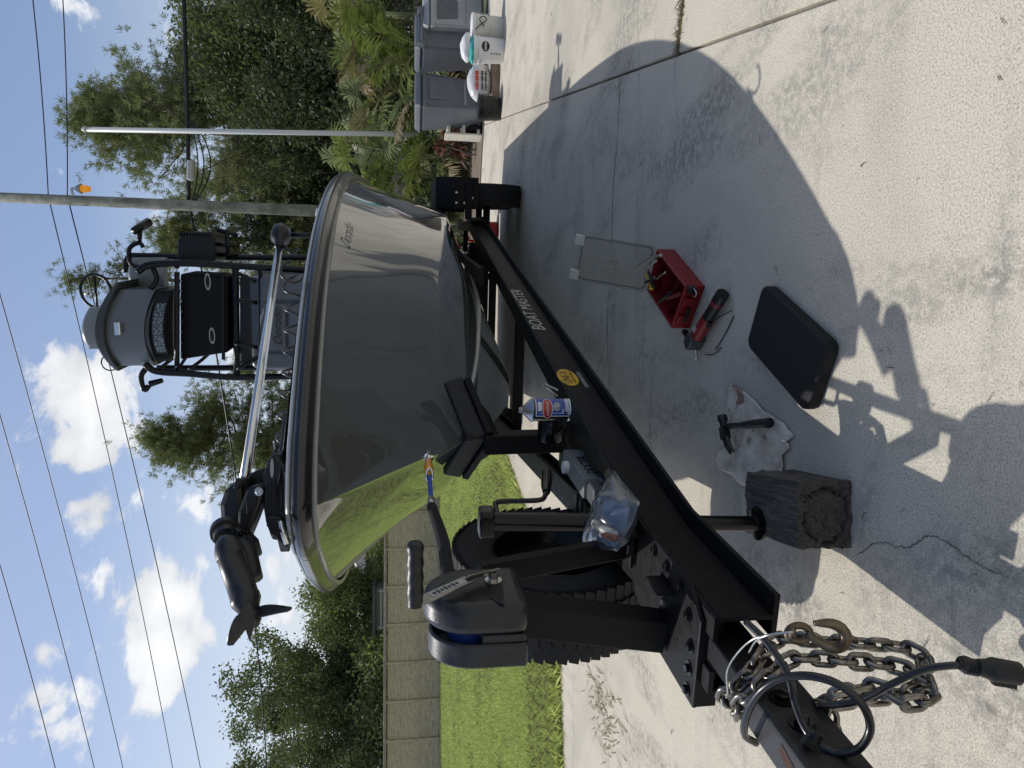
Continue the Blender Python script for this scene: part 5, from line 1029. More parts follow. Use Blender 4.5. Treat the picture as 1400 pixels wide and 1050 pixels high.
for s in (1, -1):
    obox(T(5.3, s * .55, .665), T(9.4, s * .62, .66), .14, .04, TN, 'bunk', mat('bunk_carpet', (.02, .02, .02), .95, bump=.4, bscale=150), tra, .01)
    for t in (6.2, 7.3, 9.3): obox(T(t, s * .56, .50), T(t, s * .56, .645), .05, .05, TA, 'bunk_bracket', M_black, tra)
# jack
jb, jt = T(1.875, .05, .15), T(1.945, .05, .955); jd = (jt - jb).normalized()
mb = MB(); mb.tube([jb.lerp(jt, .36), jt], .0285, 18); jack = mb.build('jack_tube', M_blackg, tra, smooth=True, auto=40)
mb = MB(); mb.tube([jb + Vector((0, 0, .012)), jb.lerp(jt, .42)], .0235, 16); mb.lathe([(.05, 0), (.05, .01), (.03, .014)], jb, Zv, 18); mb.build('jack_leg', M_blackg, jack, smooth=True, auto=40)
hc = jt + Vector((0, 0, -.005)); mb = MB(); mb.prism(rrect(.085, .075, .018), hc, TN, TA, Zv, .045); mb.build('jack_head', M_blackg, jack, bevel=.008)
g0 = T(1.90, .065, .985); c1, c2, c3 = T(*plat(672, 690, .075)), T(*plat(735, 678, .09)), T(*plat(748, 660, .10))
mb = MB(); mb.tube(smooth_path([T(*plat(684, 712, .06)), T(*plat(678, 694, .07)), T(*plat(683, 686, .075)), T(*plat(735, 684, .085)), T(*plat(745, 678, .09)), T(*plat(747, 668, .095))], 5), .008, 10); mb.build('jack_crank', M_blackg, jack, smooth=True)
a, b = T(*plat(747, 673, .093)), T(*plat(748, 647, .10)); mb = MB(); mb.tube([a, a.lerp(b, .3), a.lerp(b, .9), b], [.012, .018, .021, .018], 16); mb.build('jack_grip', M_blackg, jack, smooth=True, auto=40)
# spare wheel on the left side
def tyre_mesh(c, ax, Rr, w, rim, name_parent, tread=True, spare=False):
    prof = [(rim, -w * .36), (rim + .02, -w * .46), (Rr * .80, -w * .52), (Rr * .93, -w * .50), (Rr * .985, -w * .40), (Rr, -w * .2), (Rr, w * .2), (Rr * .985, w * .40), (Rr * .93, w * .50), (Rr * .80, w * .52), (rim + .02, w * .46), (rim, w * .36)]
    mb = MB(); mb.lathe(prof + [prof[0]], c, ax, 56); mb.f = [f for f in mb.f if len(f) == 4]; ty = mb.build('tyre', M_rubber, name_parent, auto=45)
    if tread:
        mb = MB(); ax = Vector(ax).normalized(); q0 = Vector((0, 0, 1)); q0 = (q0 - ax * q0.dot(ax)).normalized(); q1 = ax.cross(q0); N_ = 58
        for i in range(N_):
            a = 2 * math.pi * i / N_
            for j, (o_, w_) in enumerate(((-.40, .16), (-.20, .15), (0, .14), (.20, .15), (.40, .16))):
                aa = a + (j % 2) * math.pi / N_; rd = q0 * math.cos(aa) + q1 * math.sin(aa); tg_ = -q0 * math.sin(aa) + q1 * math.cos(aa); rr_ = Rr * (1.0 if abs(o_) < .3 else .974); sk = .30 if j % 2 else -.30
                mb.box(Vector(c) + rd * (rr_ + .003) + ax * (o_ * w), (2 * math.pi * Rr / N_ * .86, w * w_ * 1.12, .006), (tg_ + ax * sk, ax - tg_ * sk * .4, rd))
        tbk = mb.build('tread_blocks', M_rubber, name_parent); tbk['kind'] = 'stuff'
    return ty
sc0 = T(2.34, -.34, .69)
def wheel(c, ax, name, parent, Rr=.355, w=.235):
    prof = [(.05, -.02), (.10, -.03), (.17, -.015), (.19, .02), (.205, w * .36), (.215, w * .40), (.205, w * .44), (.195, w * .36), (.18, .05), (.0, .03)]
    mb = MB(); mb.lathe([(.0, -.02)] + prof[:-1], c, ax, 30); rim = mb.build(name, M_blackg, parent, smooth=True, auto=40); tyre_mesh(c, ax, Rr, w, .20, rim); return rim
wheel(sc0, TN, 'spare_wheel', tra, .36, .25)
obox(T(2.34, -.32, .70), T(2.34, -.18, .50), .05, .05, TA, 'spare_bracket', M_black, tra)
# road wheels, fenders, axle
for s in (1, -1):
    for t in (7.86, 8.72):
        wheel(T(t, s * 1.25, .36), TN * s, 'wheel', tra, .36, .22)
    prof = [(7.36, .50), (7.36, .74), (7.50, .92), (9.08, .92), (9.22, .74), (9.22, .50)]
    mb = MB(); mb.grid([[T(t, s * l, z) for t, z in prof] for l in (1.10, 1.40)]); mb.grid([[T(t, s * 1.40, z) for t, z in prof], [T(t, s * 1.40, z - (.10 if z > .7 else .0)) for t, z in prof]]); fd = mb.build('fender', M_black, tra, solid=.006)
    obox(T(7.33, s * .99, .60), T(7.33, s * 1.36, .60), .012, .07, TA, 'fender_bracket', M_black, tra)
    bolts([T(7.355, s * l, z) for (l, z) in ((1.15, .72), (1.25, .72), (1.15, .64), (1.3, .62), (1.2, .56))], -TA, .012, .006, M_steel, fd, 'bolt', True)
for t in (7.86, 8.72): obox(T(t, -1.18, .36), T(t, 1.18, .36), .07, .07, Zv, 'axle', M_black, tra)
# hydraulic brake actuator box on the inner side of the right rail
bt0, bt1, bl0, bl1, bz0, bz1 = 2.18, 2.62, -.02, .055, .47, .595
mb = MB(); mb.box(T((bt0 + bt1) / 2 + .05, (bl0 + bl1) / 2, (bz0 + bz1) / 2), (bt1 - bt0 - .1, bl1 - bl0, bz1 - bz0), TAX); act = mb.build('brake_actuator', mat('actuator_grey', (.15, .16, .165), .5, var=.1, vscale=9), tra, bevel=.006)
mb = MB(); mb.box(T(bt0 + .05, (bl0 + bl1) / 2, (bz0 + bz1) / 2 - .005), (.096, bl1 - bl0 - .004, bz1 - bz0 - .012), TAX); mb.lathe([(.022, 0), (.022, .014), (.016, .016)], T(bt0 + .06, bl1 - .002, .53), TN, 14); mb.build('actuator_end', mat('actuator_dark', (.07, .075, .08), .5), act, bevel=.005)
text('actuator_word', 'DEXTER', T(2.43, bl1, .545), TA, Zv, .055, M_blackg, act, 0, .0012)
mb = MB(); mb.lathe([(.025, 0), (.025, .02), (.018, .024)], T(2.52, .015, bz1), Zv, 14); mb.build('filler_cap', mat('cap_white', (.6, .6, .58), .4), act, smooth=True, auto=40)
# small ribbed black box forward of the actuator
mb = MB(); mb.box(T(2.30, -.09, .535), (.26, .10, .10), TAX)
for i in range(4): mb.box(T(2.2 + i * .065, -.09, .588), (.03, .09, .008), TAX)
mb.build('battery_box', M_blackp, tra, bevel=.005)
mb = MB(); mb.tube(smooth_path([T(2.62, .0, .53), T(2.75, .05, .55), T(2.9, .10, .52), T(3.2, .2, .5), T(3.8, .33, .48)], 6), .007, 8); mb.tube(smooth_path([T(2.2, .0, .50), T(2.05, -.03, .56), T(1.9, .0, .52), T(1.6, .03, .49)], 6), .007, 8); mb.build('wiring', M_wire, tra, smooth=True)
mb = MB(); mb.tube(smooth_path([T(2.92, .20, .562), T(3.0, .20, .57), T(3.02, .22, .60), T(2.98, .24, .61), T(2.9, .23, .565)], 5), .004, 6); mb.build('hitch_pin', M_steel, tra, smooth=True)

# ================================================================ SAFETY CHAINS, HOOK, PLUG
def link_mesh():
    mb = MB(); n = 24; pts = []
    for i in range(n):
        a = 2 * math.pi * i / n; pts.append(Vector((.0125 * math.cos(a) + (.011 if math.cos(a) > 0 else -.011), .0125 * math.sin(a), 0)))
    mb.tube(pts + [pts[0], pts[1]], .0058, 8, cap=False); o = mb.build('link', M_chain, None, smooth=True); me = o.data; bpy.data.objects.remove(o); return me
LM = link_mesh()
def chain(pts, label, k=10, pitch=.034, seed=0):
    P = smooth_path(pts, k); S = [0]; rr = random.Random(seed)
    for a, b in zip(P, P[1:]): S.append(S[-1] + (b - a).length)
    t = thing('safety_chain', P[len(P) // 2], label, 'chain'); s = 0; i = 0; xprev = None
    while s < S[-1] - .02:
        def at(v):
            j = max(0, min(len(P) - 2, int(np.searchsorted(S, v)) - 1)); return P[j].lerp(P[j + 1], (v - S[j]) / max(1e-6, S[j + 1] - S[j]))
        c = at(s + .0135); tg = (at(min(S[-1], s + .03)) - at(s)).normalized(); up = xprev if xprev else cf.copy(); x = (up - tg * up.dot(tg)).normalized(); xprev = x; y = tg.cross(x); an = (math.pi / 2 if i % 2 else 0) + math.pi / 4 + rr.gauss(0, .12); zz = x * math.cos(an) + y * math.sin(an); yy = zz.cross(tg)
        o = bpy.data.objects.new('link', LM); COL.objects.link(o); M = Matrix(((tg.x, yy.x, zz.x, c.x), (tg.y, yy.y, zz.y, c.y), (tg.z, yy.z, zz.z, c.z), (0, 0, 0, 1))); o.matrix_world = M; o.parent = t; o.matrix_parent_inverse = wm(t).inverted(); o.matrix_basis = M
        s += pitch; i += 1
    return t
def pl3(x, y, l): return T(*plat(x, y, l))
chain([T(1.20, -.055, .40), T(1.21, -.052, .48), T(1.20, -.03, .558), T(1.18, .01, .562), T(1.16, .046, .545), pl3(1062, 876, .075), pl3(1120, 876, .085), pl3(1180, 880, .09), pl3(1235, 886, .09), pl3(1262, 900, .085), pl3(1262, 930, .075), pl3(1235, 948, .07), pl3(1180, 955, .065), pl3(1130, 962, .05), T(1.10, .03, .40), T(1.12, -.01, .42)], 'steel safety chain draped over the tongue, hanging nearest the jack', 10, seed=1)
chain([T(1.13, -.06, .36), T(1.15, -.056, .45), T(1.16, -.04, .54), T(1.14, .0, .562), T(1.12, .045, .548), pl3(1075, 905, .085), pl3(1110, 900, .095), pl3(1160, 904, .10), pl3(1210, 908, .10), pl3(1250, 920, .10), pl3(1275, 945, .095), pl3(1240, 962, .09), pl3(1195, 940, .085), pl3(1150, 950, .07), T(1.07, .045, .42), T(1.06, .0, .42)], 'second steel safety chain crossing the tongue beside the cable loop', 10, seed=2)
# hook lying on the chain
hk = thing('chain_hook', pl3(1100, 868, .1), 'rusty steel slip hook lying against the hanging chain', 'hook'); M_hook = mat('rusty_hook', (.20, .165, .12), .45, 1.0, col2=(.09, .06, .04), vscale=40, bump=.2, bscale=120, bdist=.002)
hp = [dpt(1103, 866, 1.235), dpt(1120, 878, 1.23), dpt(1138, 886, 1.225), dpt(1152, 882, 1.22), dpt(1156, 870, 1.22), dpt(1150, 859, 1.22), dpt(1138, 853, 1.22), dpt(1124, 852, 1.22), dpt(1113, 852, 1.22)]
sp = smooth_path(hp, 5); mb = MB(); mb.tube(sp, [.005 + .0055 * math.sin(math.pi * min(1, (i / (len(sp) - 1)) * 1.05)) ** .8 for i in range(len(sp))], 10); mb.build('hook', M_hook, hk, smooth=True)
mb = MB(); cc_ = dpt(1092, 866, 1.24); mb.tube([cc_ + cr * (.014 * math.sin(a)) - cu * (.020 * math.cos(a)) for a in np.linspace(0, 2 * math.pi, 21)], .0065, 8, cap=False); mb.tube([dpt(1083, 858, 1.235), dpt(1083, 872, 1.235)], .007, 8); mb.build('shackle', M_hook, hk, smooth=True)
mb = MB(); mb.tube(smooth_path([dpt(1024, 892, 1.31), dpt(1034, 876, 1.27), dpt(1052, 868, 1.24), dpt(1084, 864, 1.225)], 6), .0022, 6); mb.tube(smooth_path([dpt(996, 950, 1.40), dpt(994, 920, 1.39), dpt(1006, 896, 1.33), dpt(1030, 874, 1.27), dpt(1066, 866, 1.235)], 6), .0022, 6); mb.build('tie_wire', M_steel, hk, smooth=True)
# wiring loop and plug
M_cable = mat('cable_sheath', (.010, .010, .011), .28, coat=.3)
cb = thing('trailer_plug', dpt(1340, 918, 1.16), 'black trailer wiring cable looped over the tongue with its plug hanging down', 'cable')
mb = MB(); mb.tube(smooth_path([dpt(1034, 1016, 1.36), dpt(1018, 1004, 1.34), dpt(1022, 975, 1.30), dpt(1040, 945, 1.26), dpt(1068, 928, 1.23), dpt(1105, 924, 1.20), dpt(1145, 935, 1.18), dpt(1178, 962, 1.17), dpt(1190, 995, 1.17), dpt(1176, 1022, 1.18), dpt(1150, 1030, 1.20), dpt(1125, 1022, 1.215), dpt(1103, 1000, 1.24), dpt(1088, 965, 1.27), dpt(1076, 920, 1.30), dpt(1050, 880, 1.36), dpt(1020, 850, 1.42)], 8), .0072, 10); mb.build('cable_loop', M_cable, cb, smooth=True)
mb = MB(); mb.tube(smooth_path([dpt(1115, 965, 1.29), dpt(1170, 960, 1.24), dpt(1220, 935, 1.20), dpt(1262, 916, 1.18), dpt(1300, 910, 1.165), dpt(1318, 911, 1.16)], 8), .0062, 10); mb.build('cable_drop', M_cable, cb, smooth=True)
mb = MB(); mb.tube([dpt(1312, 906, 1.158), dpt(1318, 908, 1.158), dpt(1336, 912, 1.156)], [.011, .014, .010], 12)
for k in range(4): mb.lathe([(.012, -.003), (.014, 0), (.012, .003)], dpt(1320 + k * 5, 910 + k, 1.157), (dpt(1340, 913, 1.15) - dpt(1320, 910, 1.15)), 12)
mb.build('plug_boot', M_blackp, cb, smooth=True, auto=50)
a, b = dpt(1336, 912, 1.155), dpt(1392, 921, 1.150); d = (b - a).normalized(); mb = MB(); mb.tube([a, a.lerp(b, .25), a.lerp(b, .35), b], [.013, .016, .0195, .0185], 18); mb.box(a.lerp(b, .65) - cr * .02, ((b - a).length * .55, .012, .008), (d, d.cross(cr), cr)); mb.build('plug', M_blackp, cb, smooth=True, auto=40)
mb = MB(); mb.tube([dpt(1106, 1022, 1.222), dpt(1118, 1000, 1.222)], [.012, .012], 10); mb.box(dpt(1110, 1020, 1.215), (.04, .012, .014), (cr + cu, cf, cr - cu)); mb.build('cable_clip', M_blackp, cb, bevel=.002)

# ================================================================ THINGS ON THE TRAILER
# spray fluid can on the right rail
cc_ = T(2.74, .185, ZT + .0005); can = thing('fluid_can', cc_, 'blue and black cone-topped fluid can with a red oval standing on the frame rail', 'can')
rc, hc_ = .046, .152
M_can = mat('can_black', (.010, .010, .012), .25, coat=.5); M_tin = mat('can_tin', (.42, .43, .44), .25, 1.0)
mb = MB(); mb.lathe([(rc * .97, .006), (rc, .010), (rc, hc_), (rc * .97, hc_ + .002)], cc_, Zv, 32); mb.build('body', M_can, can, smooth=True, auto=40)
mb = MB(); mb.lathe([(0, 0), (rc, 0), (rc + .002, .003), (rc + .001, .010), (rc, .011)], cc_, Zv, 32); mb.build('base_seam', M_tin, can, smooth=True, auto=40)
mb = MB(); mb.lathe([(rc + .001, hc_), (rc + .002, hc_ + .004), (rc, hc_ + .008), (.016, hc_ + .040), (.013, hc_ + .042)], cc_, Zv, 32); mb.build('cone_top', M_tin, can, smooth=True, auto=30)
mb = MB(); mb.lathe([(.0125, hc_ + .040), (.0125, hc_ + .050), (.010, hc_ + .056), (0, hc_ + .057)], cc_, Zv, 20); mb.build('cap', mat('cap_grey', (.30, .30, .30), .4), can, smooth=True, auto=40)
vd = (Vector((CP.x, CP.y, 0)) - Vector((cc_.x, cc_.y, 0))).normalized(); vs = Vector((-vd.y, vd.x, 0)); va = math.atan2(vd.y, vd.x)
def curved(shape, name, m, lift, parent=can):
    """flat outline (angle offset, height) wrapped onto the can"""
    mb = MB(); a0 = [p[0] for p in shape]; 
    n_ = len(shape); cx_ = sum(p[0] for p in shape) / n_; cz_ = sum(p[1] for p in shape) / n_; rings = []
    for f in (1.0, .66, .33): rings.append([(cx_ + (x - cx_) * f, cz_ + (z - cz_) * f) for x, z in shape])
    def W3(x, z): return cc_ + Vector((math.cos(va + x), math.sin(va + x), 0)) * (rc + lift) + Zv * z
    vs_ = [W3(x, z) for rg in rings for x, z in rg] + [W3(cx_, cz_)]; fs = []
    for r_i in range(2): fs += [(r_i * n_ + i, r_i * n_ + (i + 1) % n_, (r_i + 1) * n_ + (i + 1) % n_, (r_i + 1) * n_ + i) for i in range(n_)]
    fs += [(2 * n_ + i, 2 * n_ + (i + 1) % n_, 3 * n_) for i in range(n_)]; mb.add(vs_, fs); return mb.build(name, m, parent, smooth=True)
def rectsh(x0, x1, z0, z1, n=10): return [(x0 + (x1 - x0) * i / n, z0) for i in range(n)] + [(x1, z0 + (z1 - z0) * i / n) for i in range(n)] + [(x1 - (x1 - x0) * i / n, z1) for i in range(n)] + [(x0, z1 - (z1 - z0) * i / n) for i in range(n)]
def ell(cx_, cz_, a, b, n=28): return [(cx_ + a * math.cos(2 * math.pi * i / n), cz_ + b * math.sin(2 * math.pi * i / n)) for i in range(n)]
M_cb = mat('can_blue', (.012, .045, .28), .3, coat=.4); M_cw = mat('can_white', (.65, .65, .63), .4); M_cr = mat('can_red', (.42, .02, .02), .3, coat=.4)
curved(rectsh(-.62, 1.35, .012, .146), 'white_band', M_cw, .0003); curved(rectsh(-.52, 1.35, .026, .142), 'blue_panel', M_cb, .0006)
curved(ell(.18, .098, 1.0, .021), 'oval_border', M_cw, .0010); curved(ell(.18, .098, .93, .0185), 'red_oval', M_cr, .0013)
curved(ell(.30, .060, .40, .014), 'picture_disc', mat('can_disc', (.12, .12, .13), .3, col2=(.5, .5, .5), vscale=60), .0010); curved(rectsh(-.1, .75, .122, .137), 'logo_block', M_cw, .0010); curved(rectsh(-.1, .8, .015, .026, 6), 'fine_print', mat('can_print', (.25, .27, .4), .4, col2=(.6, .6, .65), vscale=200), .0012)
mb = MB(); rr = random.Random(4)
for i in range(13):
    x = -.45 + i * .1; a = va + x; pc_ = cc_ + Vector((math.cos(a), math.sin(a), 0)) * (rc + .0018) + Zv * .098; tg_ = Vector((-math.sin(a), math.cos(a), 0)); mb.box(pc_ + Zv * rr.uniform(-.001, .001), (.0018, .0006, .009), (tg_, Vector((math.cos(a), math.sin(a), 0)), Zv))
mb.build('oval_print', M_cw, can)
# plastic bag with folded cloths
bc = T(2.03, .06, .60); bag = thing('plastic_bag', T(2.03, .05, ZT), 'clear plastic bag of blue-grey cloths leaning on the rail by the jack', 'bag')
def pillow(corners, th, name, m, parent, seed, n=18, wr=.006, fr=38):
    a, b, c_, d = [Vector(p) for p in corners]; nrm = (b - a).cross(d - a).normalized(); mb = MB()
    for sg in (1, -1):
        P = []
        for i in range(n + 1):
            row = []
            for j in range(n + 1):
                u_, v_ = i / n, j / n; p = (a.lerp(b, u_)).lerp(d.lerp(c_, u_), v_); pf_ = (math.sin(math.pi * u_) * math.sin(math.pi * v_)) ** .45; w_ = mnoise.noise(p * fr + Vector((seed, 0, 0))) * wr + mnoise.noise(p * fr * .4 + Vector((0, seed, 0))) * wr * 1.5
                row.append(p + nrm * (sg * th * pf_ + w_ * min(1, pf_ + .25)))
            P.append(row)
        mb.grid(P)
    return mb.build(name, m, parent, smooth=True)
bp_ = [(806, 752, .60, 2.22), (843, 650, .60, 2.0), (872, 686, .6, 1.9), (842, 752, .6, 2.0)]
cA_, cB2, cC_, cD_ = dpt(800, 745, 2.13), dpt(836, 655, 2.15), dpt(868, 690, 1.95), dpt(838, 752, 1.92)
pillow([dpt(803, 742, 2.12), dpt(826, 680, 2.12), dpt(862, 694, 1.97), dpt(842, 748, 1.94)], .03, 'folded_cloth', mat('cloth_slate', (.13, .18, .28), .75, var=.15, vscale=12, bump=.4, bscale=60), bag, 2, 16, .004)
mf = bpy.data.materials.new('clear_film'); mf.use_nodes = True
def filmmat(m):
    nt = m.node_tree; nt.nodes.clear(); N = nt.nodes.new; L = nt.links.new; out = N('ShaderNodeOutputMaterial'); tr_ = N('ShaderNodeBsdfTransparent'); gl_ = N('ShaderNodeBsdfGlossy'); gl_.inputs['Roughness'].default_value = .12; fr_ = N('ShaderNodeLayerWeight'); fr_.inputs[0].default_value = .45; mx = N('ShaderNodeMixShader'); df = N('ShaderNodeBsdfDiffuse'); df.inputs[0].default_value = (.55, .64, .78, 1); m2 = N('ShaderNodeMixShader'); m2.inputs[0].default_value = .05
    L(fr_.outputs['Fresnel'], mx.inputs[0]); L(tr_.outputs[0], mx.inputs[1]); L(gl_.outputs[0], mx.inputs[2]); L(mx.outputs[0], m2.inputs[1]); L(df.outputs[0], m2.inputs[2]); L(m2.outputs[0], out.inputs[0])
filmmat(mf)
pillow([dpt(795, 748, 2.10), dpt(838, 642, 2.13), dpt(876, 688, 1.93), dpt(845, 754, 1.90)], .042, 'film', mf, bag, 5, 26, .012, 30)
pillow([dpt(812, 722, 2.05), dpt(818, 706, 2.05), dpt(848, 726, 1.92), dpt(842, 740, 1.92)], .038, 'printed_card', mat('card_print', (.03, .03, .03), .4, col2=(.5, .48, .45), vscale=40, vdetail=1), bag, 6, 8, .002); pillow([dpt(834, 738, 1.955), dpt(837, 728, 1.955), dpt(845, 733, 1.915), dpt(842, 742, 1.915)], .040, 'orange_print', mat('card_orange', (.28, .08, .03), .4, col2=(.04, .03, .03), vscale=120, vdetail=1), bag, 7, 8, .002)

# ================================================================ THINGS ON THE DRIVEWAY
# timber block under the jack
M_wood = bpy.data.materials.new('weathered_block_wood'); M_wood.use_nodes = True
def woodmat(m, cen):
    nt = m.node_tree; b = nt.nodes['Principled BSDF']; N = nt.nodes.new; L = nt.links.new; tc = N('ShaderNodeTexCoord')
    mp = N('ShaderNodeMapping'); mp.inputs['Location'].default_value = (-cen[0], 0, -cen[2]); mp.inputs['Scale'].default_value = (1, .04, 1); L(tc.outputs['Object'], mp.inputs[0])
    w = N('ShaderNodeTexWave'); w.wave_type = 'RINGS'; w.rings_direction = 'Y'; w.inputs['Scale'].default_value = 58; w.inputs['Distortion'].default_value = 16; w.inputs['Detail'].default_value = 4; w.inputs['Detail Scale'].default_value = 2; L(mp.outputs[0], w.inputs[0])
    n = N('ShaderNodeTexNoise'); n.inputs['Scale'].default_value = 26; n.inputs['Detail'].default_value = 6; mp2 = N('ShaderNodeMapping'); mp2.inputs['Scale'].default_value = (4, .35, 4); L(tc.outputs['Object'], mp2.inputs[0]); L(mp2.outputs[0], n.inputs[0])
    r = N('ShaderNodeValToRGB'); r.color_ramp.elements[0].color = (.050, .041, .033, 1); r.color_ramp.elements[1].color = (.135, .118, .098, 1); mx = N('ShaderNodeMath'); mx.operation = 'MULTIPLY'; L(w.outputs['Fac'], mx.inputs[0]); mr = N('ShaderNodeMapRange'); mr.inputs['From Min'].default_value = .3; mr.inputs['From Max'].default_value = .65; mr.inputs['To Min'].default_value = .2; mr.inputs['To Max'].default_value = 1.3; L(n.outputs[0], mr.inputs[0]); L(mr.outputs[0], mx.inputs[1]); L(mx.outputs[0], r.inputs[0]); L(r.outputs[0], b.inputs['Base Color']); b.inputs['Roughness'].default_value = .9
    bp = N('ShaderNodeBump'); bp.inputs['Strength'].default_value = .6; bp.inputs['Distance'].default_value = .004; L(mx.outputs[0], bp.inputs['Height']); L(bp.outputs[0], b.inputs['Normal'])
bcx = (-.454 - .266) / 2; woodmat(M_wood, (bcx - .005, 0, .075))
bm = bmesh.new(); bmesh.ops.create_cube(bm, size=1); bmesh.ops.subdivide_edges(bm, edges=bm.edges, cuts=22, use_grid_fill=True)
for v in bm.verts:
    x, y, z = v.co; p = Vector((x * 30, y * 1.6, z * 30)); d = mnoise.noise(p) * .0035; q_ = Vector((x * 7, y * 2, z * 7)); d += mnoise.noise(q_) * .005
    split = 0
    if y < -.49: d2 = math.hypot(x, z); split = .010 * mnoise.noise(Vector((x * 6, z * 6, 4))) - (.018 if abs(d2 - .40 + .05 * mnoise.noise(Vector((x * 4, z * 4, 9)))) < .018 else 0)
    n_ = Vector((x if abs(x) > .49 else 0, 0, z if abs(z) > .49 else 0)); v.co = Vector((x * .185, y * .30 - split * (1 if y < -.49 else 0), z * .158)) + n_ * d * 2 + (Vector((0, mnoise.noise(Vector((x * 20, z * 20, 1))) * .01, 0)) if abs(y) > .49 else Vector())
    v.co += Vector((bcx - .01 * y, 1.935, .079))
me = bpy.data.meshes.new('timber_block'); bm.to_mesh(me); bm.free(); o = mobj('timber_block', me, M_wood); tag(o, 'dark weathered square timber block under the trailer jack', 'timber block')
# kneeling mat
mc = [onz(1045, 386, .045), onz(1138, 472, .045), onz(1100, 566, .045), onz(1010, 470, .045)]; mcen = sum(mc, Vector()) / 4; e1 = (mc[0] - mc[1]).normalized(); e2 = Vector((-e1.y, e1.x, 0)); lw_ = (mc[0] - mc[1]).length; lh_ = (mc[1] - mc[2]).length
mcen.z = 0; mb = MB(); mb.prism(rrect(lw_ * .99, lh_ * .97, .035, 8), mcen, e1, e2, Zv, .042); o = mb.build('kneeling_mat', mat('foam_black', (.006, .006, .0075), .7, var=.2, vscale=20, bump=.25, bscale=160, bdist=.003), None, bevel=.010, seg=4); tag(o, 'thick black foam kneeling mat lying on the concrete', 'kneeling mat')
# stained rag
ro = [onz(x, y) for x, y in ((1002, 524), (1022, 535), (1050, 562), (1075, 578), (1088, 596), (1078, 604), (1084, 612), (1072, 622), (1076, 640), (1066, 662), (1040, 660), (1018, 664), (1005, 650), (985, 640), (980, 620), (995, 612), (1000, 580), (998, 550))]
cx_ = sum(ro, Vector()) / len(ro); out = [p.lerp(q_, k / 4) + Vector((mnoise.noise(p * 40 + Vector((k, 0, 0))) * .004, mnoise.noise(p * 40 + Vector((0, k, 5))) * .004, 0)) for p, q_ in zip(ro, ro[1:] + [ro[0]]) for k in range(4)]; out.append(out[0]); mb = MB(); NR = 16; P = []
for k in range(NR + 1):
    f = k / NR; row = []
    for p in out:
        w_ = cx_.lerp(p, f); row.append(Vector((w_.x, w_.y, .005 + .016 * abs(mnoise.noise(w_ * 13 + Vector((3, 1, 0)))) * (1 - f ** 6 * .5) + .010 * abs(mnoise.noise(Vector((w_.x * 30 + w_.y * 18, w_.y * 12, 2)))) + .004 * abs(mnoise.noise(w_ * 60)))))
    P.append(row)
mb.grid(P); M_rag = mat('stained_rag', (.76, .70, .58), .95, col2=(.54, .45, .34), vscale=11, vdetail=8, bump=.5, bscale=60, spec=.1)
def ragstain(m):
    nt = m.node_tree; b = nt.nodes['Principled BSDF']; N = nt.nodes.new; L = nt.links.new; src = b.inputs['Base Color'].links[0].from_socket; tc = N('ShaderNodeTexCoord')
    for sc_n, thr, colr in ((13, .62, (.22, .09, .06)), (7, .60, (.34, .27, .19)), (21, .69, (.16, .13, .03))):
        n = N('ShaderNodeTexNoise'); n.inputs['Scale'].default_value = sc_n; n.inputs['Detail'].default_value = 5; n.inputs['Distortion'].default_value = .6; L(tc.outputs['Object'], n.inputs[0])
        mr = N('ShaderNodeMapRange'); mr.inputs['From Min'].default_value = thr; mr.inputs['From Max'].default_value = thr + .09; mr.inputs['To Max'].default_value = .8; L(n.outputs[0], mr.inputs[0])
        mx = N('ShaderNodeMix'); mx.data_type = 'RGBA'; mx.inputs[7].default_value = (*colr, 1); L(mr.outputs[0], mx.inputs[0]); L(src, mx.inputs[6]); src = mx.outputs[2]
    L(src, b.inputs['Base Color'])
ragstain(M_rag)
rag = thing('rag', cx_, 'crumpled off-white stained rag spread on the concrete beside the block', 'rag'); mb.build('cloth', M_rag, rag, smooth=True, solid=.003)
# hammer on the rag
ham = thing('hammer', onz(1020, 582, .03), 'black hammer lying on the rag with its claw towards the lawn', 'hammer'); h0, h1 = onz(992, 583, .045), onz(1052, 578, .04)
mb = MB(); mb.tube([h0, h0.lerp(h1, .35), h0.lerp(h1, .55), h0.lerp(h1, .9), h1], [.011, .010, .015, .016, .017], 12); mb.build('handle', mat('hammer_grip', (.012, .012, .013), .6, bump=.2, bscale=150), ham, smooth=True)
a, b = onz(987, 568, .05), onz(991, 592, .05); hd_ = (b - a).normalized(); mb = MB(); mb.lathe([(.016, 0), (.018, .004), (.018, .022), (.013, .028), (.013, .05)], a, hd_, 16); mb.box(a + hd_ * .068, (.045, .030, .028), (hd_, hd_.cross(Zv), Zv))
for s in (1, -1): mb.tube(smooth_path([a + hd_ * .085 + hd_.cross(Zv) * s * .006, a + hd_ * .115 + hd_.cross(Zv) * s * .009 - Zv * .004, a + hd_ * .145 + hd_.cross(Zv) * s * .013 - Zv * .016], 4), [.011, .011, .010, .010, .009, .008, .007, .006, .004], 8)
mb.build('head', mat('hammer_steel', (.05, .05, .052), .35, .8, var=.3, vscale=30), ham, auto=40)
